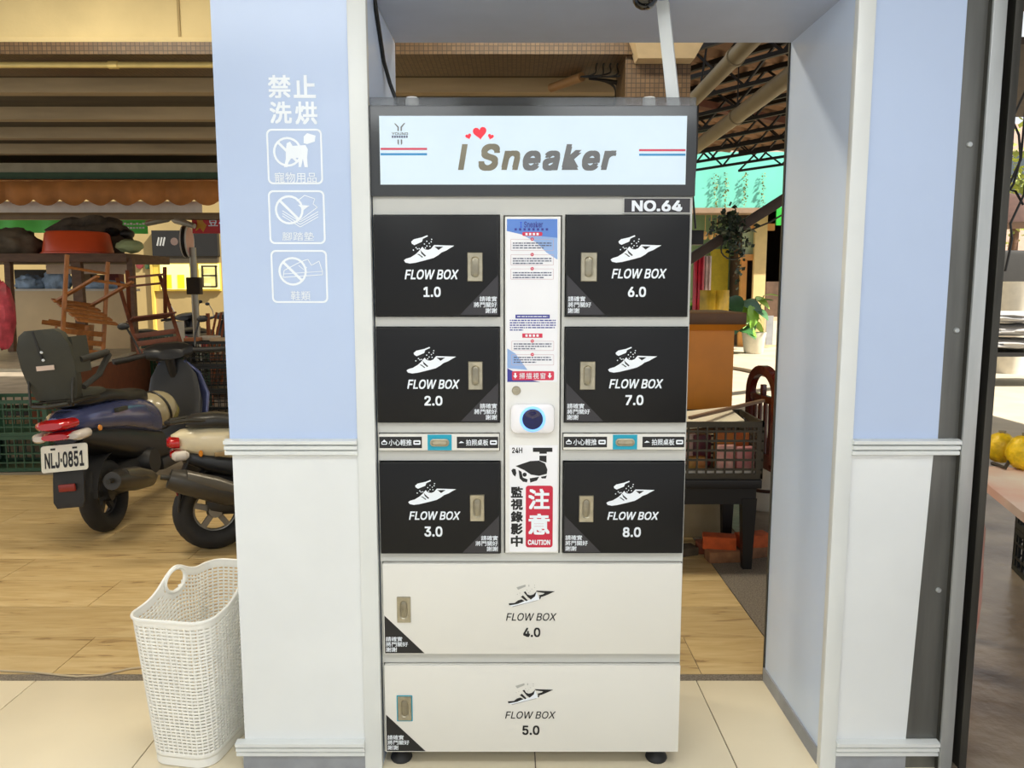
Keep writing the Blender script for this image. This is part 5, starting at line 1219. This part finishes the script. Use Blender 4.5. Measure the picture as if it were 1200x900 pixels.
for k in range(3):
    p = W(826 + 7 * k, 276, SY - .5)
    tag(put('hanging_pouch', MB().ball(p, .06, .06, .10, 12, 8).tube([p, Vector((p.x, p.y, 3.56))], .008, 5), mat('pale_orange_cloth', (236, 190, 120), .6)), 'small pale orange pouch hanging in a row under the ledge', 'pouch', 'pouches under the ledge')
# leafy potted plant
leafm = [mat('leaf_%d' % k, c, .35, var=.15, scale=6) for k, c in enumerate(((128, 178, 60), (70, 120, 66), (176, 208, 90), (52, 92, 58)))]
def leaf_mesh(L_, w_, m, bend=.25):
    v_ = []; f_ = []; n = 6
    for i in range(n + 1):
        t = i / n; hw = w_ * math.sin(PI * min(1, t * .92 + .06)) ** .8 * (1.15 - .5 * t)
        if i == n: hw = .002
        z_ = -bend * L_ * t * t; v_ += [(-hw, t * L_, z_ + .15 * hw), (0, t * L_, z_), (hw, t * L_, z_ + .15 * hw)]
    for i in range(n): a = 3 * i; f_ += [(a, a + 1, a + 4, a + 3), (a + 1, a + 2, a + 5, a + 4)]
    return MB().add(v_, f_).mesh('leaf', m, 60)
leaves = [leaf_mesh(.42, .15, m) for m in leafm]
PPY = 14.8
pg_ = G(881, 414); 
pot = thing('potted_plant', 'leafy green plant in a white pot on the sunlit road edge', 'plant', (W(883, 410, pg_.y).x, pg_.y, 0))
put('pot', MB().lathe([(0, 0), (.17, 0), (.20, .03), (.25, .42), (.26, .45), (.23, .45), (.20, .38), (0, .38)], 24), mat('white_pot', (226, 222, 206), .5), pot, local=True)
rl = random.Random(12)
for k in range(64):
    a = rl.uniform(0, 2 * PI); h = rl.uniform(.55, 1.25); rad = rl.uniform(.1, .9)
    base = Vector((0, 0, .4)); tip = Vector((rad * math.cos(a) * 1.05 - .6, rad * math.sin(a), h))
    o = bpy.data.objects.new('leaf', leaves[rl.choice((0, 0, 1, 1, 2, 3))]); COL.objects.link(o); o.parent = pot
    o.location = tip; o.rotation_euler = (rl.uniform(-1.0, .35), rl.uniform(-.4, .4), a - PI / 2); s_ = rl.uniform(.75, 1.25); o.scale = (s_, s_, s_)
    mid = (base + tip) / 2 + Vector((0, 0, .12))
    put('stalk', MB().tube([base, mid, tip], .012, 5), leafm[1], pot, local=True)
# hanging vine clump
vn = MB(); rv = random.Random(5); VY = 11.5
def vine(mb, c, sx, sz, n, s0, sy=.25):
    for k in range(n):
        p = Vector((c.x + rv.gauss(0, sx), c.y + rv.gauss(0, sy), c.z + rv.gauss(0, sz))); d = Vector((rv.gauss(0, 1), rv.gauss(0, 1), rv.gauss(-.4, .6))).normalized() * s0 * rv.uniform(.6, 1.3); e = d.cross(Vector((rv.gauss(0, 1), rv.gauss(0, 1), rv.gauss(0, 1)))).normalized() * s0 * .4
        mb.add([p, p + d * .5 + e, p + d, p + d * .5 - e], [(0, 1, 2, 3)])
vine(vn, W(855, 262, VY), .11, .12, 170, .10, .12); vine(vn, W(863, 285, VY), .08, .10, 90, .075, .1); vine(vn, W(866, 312, VY), .03, .15, 34, .07, .05)
ob = tag(put('hanging_vine', vn, mat('dark_vine', (34, 52, 34), .5, var=.3), None, None), 'dark green vine clump hanging from the slanting pole', 'vine', kind='stuff')
tag(put('vine_loop', MB().tube([W(846 + 13 + 14 * math.cos(a) , 292 + 12 * math.sin(a), VY) for a in [i * .35 for i in range(14)]], .012, 5), mat('vine_stem', (40, 40, 30), .6)), 'dark stem loop hanging in the vine clump', 'vine')
for k, px_ in enumerate((839, 851, 874, 895)):
    vv_ = MB(); top = W(px_, 204, SY - .96)
    for j in range(16): vine(vv_, top - Vector((.02 * math.sin(j), 0, .055 * j * (1 - .1 * (k % 3)))), .02, .03, 4, .05, .012)
    tag(put('creeper', vv_, mat('pale_creeper', (150, 150, 84), .6, var=.3), None, None), 'thin pale creeper hanging over the turquoise fascia', 'vine', 'creepers on the fascia', 'stuff')
# slanting dark pole: it leans from the ground up to the truss roof
pa_, pb_ = W(786, 318, VY + .15), W(950, 213, VY + .15); sl_ = (pb_ - pa_) / (pb_.z - pa_.z)
PG_ = pa_ - sl_ * (pa_.z + .03); PT_ = pa_ + sl_ * (RZ + .04 - pa_.z)
tag(put('slanting_pole', MB().bar(PG_, PT_, .14, .12, (0, 1, 0), .01), mat('pole_dark', (52, 36, 26), .6, var=.15)), 'thick dark brown pole leaning up to the truss roof, hung with vine', 'pole')
a, b = W(874, 272, VY + .3), W(930, 244, VY + .3)
tag(put('slack_rope', MB().tube([a, (a + b) / 2 + Vector((0, 0, -.03)), b], .014, 6), mat('rope_dark', (40, 30, 26), .7)), 'dark rope below the slanting pole', 'rope')
a = W(816, 196, 8.5); tag(put('lantern', MB().box(a.x - .09, a.x + .09, 8.45, 8.6, zz(287, 8.5), zz(270, 8.5), .01).tube([W(815, 268, 8.5), W(812, 230, 8.5), W(816, 180, 8.5), W(818, 120, 8.5), Vector((2.05, 8.5, RZ + .1))], .012, 5), mat('lantern_black', (28, 26, 24), .5)), 'black lantern hanging on a cable beside the locker', 'lantern')
# hose on the road
c = G(868, 447); tag(put('garden_hose', MB().tube([c + Vector((1.15 * math.cos(t) * .55, 2.6 * math.sin(t) * .8, .03)) for t in [i * .28 - 1.2 for i in range(12)]], .03, 8), mat('hose_tan', (160, 140, 110), .5)), 'tan hose curving over the sunlit road', 'hose')

# ---------------- steel truss roof on the right
d1 = Vector((-.587, .809, 0)); d2 = Vector((.809, .587, 0))      # truss direction and sheet direction
rust = mat('rust_sheet', (138, 104, 74), .7, var=.16, scale=2.5); trm = mat('black_steel', (28, 24, 21), .5, .3)
rfo = thing('truss_roof', 'corrugated market roof on black steel trusses', 'roof', (5, 9, RZ))
def roof_pt(u, v, z): p = Vector((4.2, 9.0, 0)) + d1 * u + d2 * v; return Vector((p.x, p.y, z))
def covered(p): return p.x < .52 * p.y + .25 and 5.9 < p.y < 16.2 and p.x > 1.2
NV = 300; NW = 60; v_ = []; f_ = []
for i in range(NV + 1):
    u = -9 + 20 * i / NV; dz = .03 * (1 if (i % 4) in (1, 2) else -1)
    for j in range(NW + 1): v_.append(roof_pt(u, -8 + 16 * j / NW, RZ + .10 + dz))
for i in range(NV):
    for j in range(NW):
        q4 = (i * (NW + 1) + j, i * (NW + 1) + j + 1, (i + 1) * (NW + 1) + j + 1, (i + 1) * (NW + 1) + j)
        if covered(Vector(v_[q4[0]])): f_.append(q4)
o = put('sheet', MB().add(v_, f_), rust, rfo, 20); md_ = o.modifiers.new('t', 'SOLIDIFY'); md_.thickness = .01
for k in range(19):
    v0 = -7.2 + .78 * k
    zt_, zb2 = RZ + .04, RZ - .32
    uu = [u / 10 for u in range(-90, 110) if covered(roof_pt(u / 10, v0, 0))]
    if len(uu) < 12: continue
    ua, ub = min(uu), max(uu); tm_ = MB(); n = max(2, int((ub - ua) / .8)); st2 = (ub - ua) / n
    tm_.bar(roof_pt(ua, v0, zt_), roof_pt(ub, v0, zt_), .06, .06); tm_.bar(roof_pt(ua, v0, zb2), roof_pt(ub, v0, zb2), .045, .045)
    for j in range(n):
        u0 = ua + j * st2; tm_.bar(roof_pt(u0, v0, zb2), roof_pt(u0 + st2 / 2, v0, zt_), .026, .026).bar(roof_pt(u0 + st2 / 2, v0, zt_), roof_pt(u0 + st2, v0, zb2), .026, .026)
    put('truss', tm_, trm, rfo)
for u in (-1.5, 3.0): put('girder', MB().bar(roof_pt(u, -2.5, RZ - .05), roof_pt(u, 2.6, RZ - .05), .16, .10), mat('rust_girder', (96, 54, 34), .6), rfo)
# ducts along the market
dm_ = mat('duct_paint', (146, 132, 102), .5, var=.08, scale=2)
for k, (x_, z_, r_) in enumerate(((2.50, 3.30, .082), (1.86, 3.32, .07))):
    dd = MB().tube([(x_, 5.9, z_), (x_, 9, z_), (x_, 15.5, z_)], r_, 20)
    for yy in (6.8, 9.0, 11.0): dd.tube([(x_, yy, z_), (x_, yy + .05, z_)], r_ + .012, 20)
    dd_ = tag(put('duct_pipe', dd, dm_), ('large tan duct pipe under the truss roof, outer one', 'large tan duct pipe under the truss roof, beside the mosaic column')[k], 'pipe')
    for yy in (6.82, 9.02, 11.02): put('hanger_rod', MB().tube([(x_, yy, z_), (x_, yy, RZ + .06)], .008, 6), trm, dd_)
# roof over the near street on the right, widened out of view to block the sun
rn_ = struct('roof_near', 'dark metal roof over the street beside the shop', MB().box(1.20, 9.5, -3, 6.0, 4.35, 4.45), mat('dark_roof', (70, 58, 46), .7, var=.1), 'roof')
put('lower_canopy', MB().box(3.3, 8.0, 5.7, 8.05, 3.09, 3.14), mat('dark_roof', (70, 58, 46), .7), rn_)
for x_ in (3.6, 5.6, 7.6): put('canopy_post', MB().tube([(x_, 5.9, 3.12), (x_, 5.9, 4.36)], .03, 8), trm, rn_)

# ---------------- street stall right of the rail
te = [G(1150, 562, .72), G(1206, 606, .72)]
rt = thing('street_table', 'white street table with a red stained top, right of the rail', 'table', (1.9, 3.0, 0))
dv = (te[0] - te[1]); dv.z = 0; dv.normalize(); nv = Vector((dv.y, -dv.x, 0)); nv = nv if nv.x > 0 else -nv
c0 = te[1] - dv * .8; c1 = te[0] + dv * .25
outl = [(c0.x, c0.y), (c1.x, c1.y), ((c1 + nv * .75).x, (c1 + nv * .75).y), ((c0 + nv * .75).x, (c0 + nv * .75).y)]
put('table_top', MB().prismz(outl, .69, .72), mat('stained_top', (232, 220, 206), .5, col2=(222, 178, 160), scale=5), rt)
for pt in outl: put('leg', MB().box(pt[0] + .0, pt[0] + .04, pt[1], pt[1] + .04, 0, .69), bw, rt)
mid = G(1190, 676) + nv * .21 - dv * .12
for k in range(2): crate('plastic_crate', ('lower' if k == 0 else 'upper') + ' black crate under the red stained street table', (mid.x, mid.y, .22 * k), (.50, .38, .218), math.atan2(dv.y, dv.x), bcr, 8, 3)
ybm = mat('yellow_net', (236, 196, 20), .4, var=.2, scale=30, bump=.5, bscale=60)
for k, (px_, py_, s_) in enumerate(((1172, 541, .055), (1199, 550, .062))):
    c = G(px_, py_, .72)
    yb = thing('net_bag', ('round yellow net bag with a knot on the street table', 'taller yellow net bag beside a dark strap on the street table')[k], 'bag', (c.x, c.y, .72))
    put('bag', MB().ball((0, 0, s_ * 1.05), s_ * 1.05, s_, s_ * 1.12, 20, 14, .08, 6, k), ybm, yb, local=True)
    put('knot', MB().lathe([(0, 2.0 * s_), (.010, 2.0 * s_), (.014, 2.3 * s_), (0, 2.3 * s_)], 10), mat('knot_grey', (150, 140, 110), .6), yb, local=True)
st_ = [G(1163, 543, .725), G(1178, 548, .73), W(1186, 535, G(1186, 548, .72).y), W(1196, 512, G(1190, 545, .72).y)]
tag(put('dark_strap', MB().tube(st_, .008, 6), mat('strap_dark', (60, 54, 46), .6)), 'dark strap curling between the yellow net bags', 'strap')
sk = W(1147, 590, 2.75)
tag(put('plastic_sack', MB().ball((sk.x, 2.80, .36), .055, .06, .37, 18, 14, .25, 3, 3).ball((sk.x - .01, 2.80, .62), .05, .055, .10, 14, 10, .2, 3, 5), mat('red_white_plastic', (226, 190, 170), .5, col2=(206, 110, 100), scale=9)), 'red and white plastic sack standing against the shutter rail', 'sack')
tag(put('cloth_bag', MB().ball(mid + dv * .15 + Vector((0, 0, .50)), .09, .08, .075, 20, 14, .3, 3, 4, .44), mat('pale_bag', (206, 196, 180), .5), None, 70), 'pale plastic bag on the black crates under the street table', 'bag')
gcl = mat('grey_cloth', (186, 184, 182), .7, var=.12, scale=5, bump=.4, bscale=8)
for k, (px_, py_, sx, sz) in enumerate(((1176, 402, .95, .03), (1186, 386, .85, .03), (1180, 371, .7, .03))):
    lump('cloth_bundle', ('bottom', 'middle', 'top')[k] + ' grey cloth bundle of the pile across the road', 'bundle', px_, py_, 11.5, sx, .5, sz + .05, gcl, 20 + k, None, .25)
bp_ = W(1180, 405, 11.5)
pl_ = thing('pallet', 'dark pallet under the grey cloth bundles', 'pallet', (bp_.x, 11.5, 0))
put('deck', MB().box(bp_.x - 1.1, bp_.x + 1.1, 11.0, 12.0, bp_.z - .12, bp_.z - .06), bw, pl_)
for s_ in (-1, 1):
    for y_ in (11.05, 11.9): put('leg', MB().box(bp_.x + s_ * 1.0 - .05, bp_.x + s_ * 1.0 + .05, y_, y_ + .06, 0, bp_.z - .12), bw, pl_)
x0, x1, z0, z1 = rectpx(1172, 330, 1205, 366, 13)
tag(put('white_bin', MB().lathe([(0, 0), (.24, 0), (.28, z1 * .97), (.30, z1), (0, z1)], 20, ((x0 + x1) / 2, 13.0, 0)), mat('white_plastic', (226, 220, 204), .4)), 'white ribbed bin standing behind the cloth bundles', 'bin')
x0, x1, z0, z1 = rectpx(1172, 310, 1230, 340, 14)
bx = tag(put('dark_van', MB().box(x0 - 1.0, x1 + 1.2, 14.0, 15.6, .1, z1 + .25, .08), mat('dark_van_paint', (52, 50, 46), .5)), 'dark blocky stall body beyond the cloth bundles', 'stall')
cn = thing('market_parasol', 'dark brown market parasol over the far stall', 'parasol', (W(1215, 260, 15.8).x, 16.8, 0))
cz1, cz0 = zz(232, 16.8), zz(262, 16.8)
put('canopy', MB().lathe([(1.15, cz0 - .05), (1.12, cz0), (.6, cz1 - .05), (.03, cz1 + .1), (0, cz1 + .1)], 10), mat('brown_canvas', (88, 60, 48), .8, var=.1), cn, local=True)
put('pole', MB().tube([(0, 0, 0), (0, 0, cz1)], .03, 8), steel_lite, cn, local=True)
# background block and tree beyond
put_b = thing('far_house', 'pinkish house beyond the market street', 'building', (14.5, 26, 0))
put('wall', MB().box(6.5, 30, 26, 26.4, 0, 6.6), mat('pink_wall', (206, 178, 162), .8, var=.05), put_b)
for k in range(6): put('window', MB().box(13.5 + 2.2 * k, 14.7 + 2.2 * k, 25.93, 26.0, 4.2, 5.6), mat('far_window', (80, 90, 96), .2), put_b)
tr = thing('street_tree', 'sunlit yellow green tree beyond the brown parasol', 'tree', (W(1190, 215, 20).x, 20, 0))
put('trunk', MB().tube([(0, 0, 0), (.05, 0, 2.2), (.1, 0, 3.2)], [.16, .12, .08], 10), wood_d, tr, local=True)
tf = MB()
for k in range(900):
    p = Vector((rv.gauss(0, .75), rv.gauss(0, .7), 3.7 + rv.gauss(0, .6))); d = Vector((rv.gauss(0, 1), rv.gauss(0, 1), rv.gauss(0, 1))).normalized() * .2; e = d.cross(Vector((0, 0, 1))).normalized() * .08
    tf.add([p, p + d * .5 + e, p + d, p + d * .5 - e], [(0, 1, 2, 3)])
tag(put('foliage', tf, mat('sunlit_leaf', (168, 178, 80), .6, var=.3, scale=3), tr, None, True), kind='stuff')
for k, pts in enumerate(([(1186, 140), (1194, 158), (1196, 185), (1188, 215), (1184, 222)], [(1180, 222), (1190, 224), (1199, 240)], [(1184, 262), (1186, 280), (1182, 300), (1178, 318)])):
    pp_ = [W(a, b, 4.2) for a, b in pts]; pp_ = [Vector((pp_[0].x + .1, 4.2, 4.36)), pp_[0] + Vector((.06, 0, .15))] + pp_
    tag(put('hanging_cable', MB().tube(pp_, .006, 6), wm), ('long looped', 'short arched', 'low drooping')[k] + ' black cable hanging right of the shutter rail', 'cable')
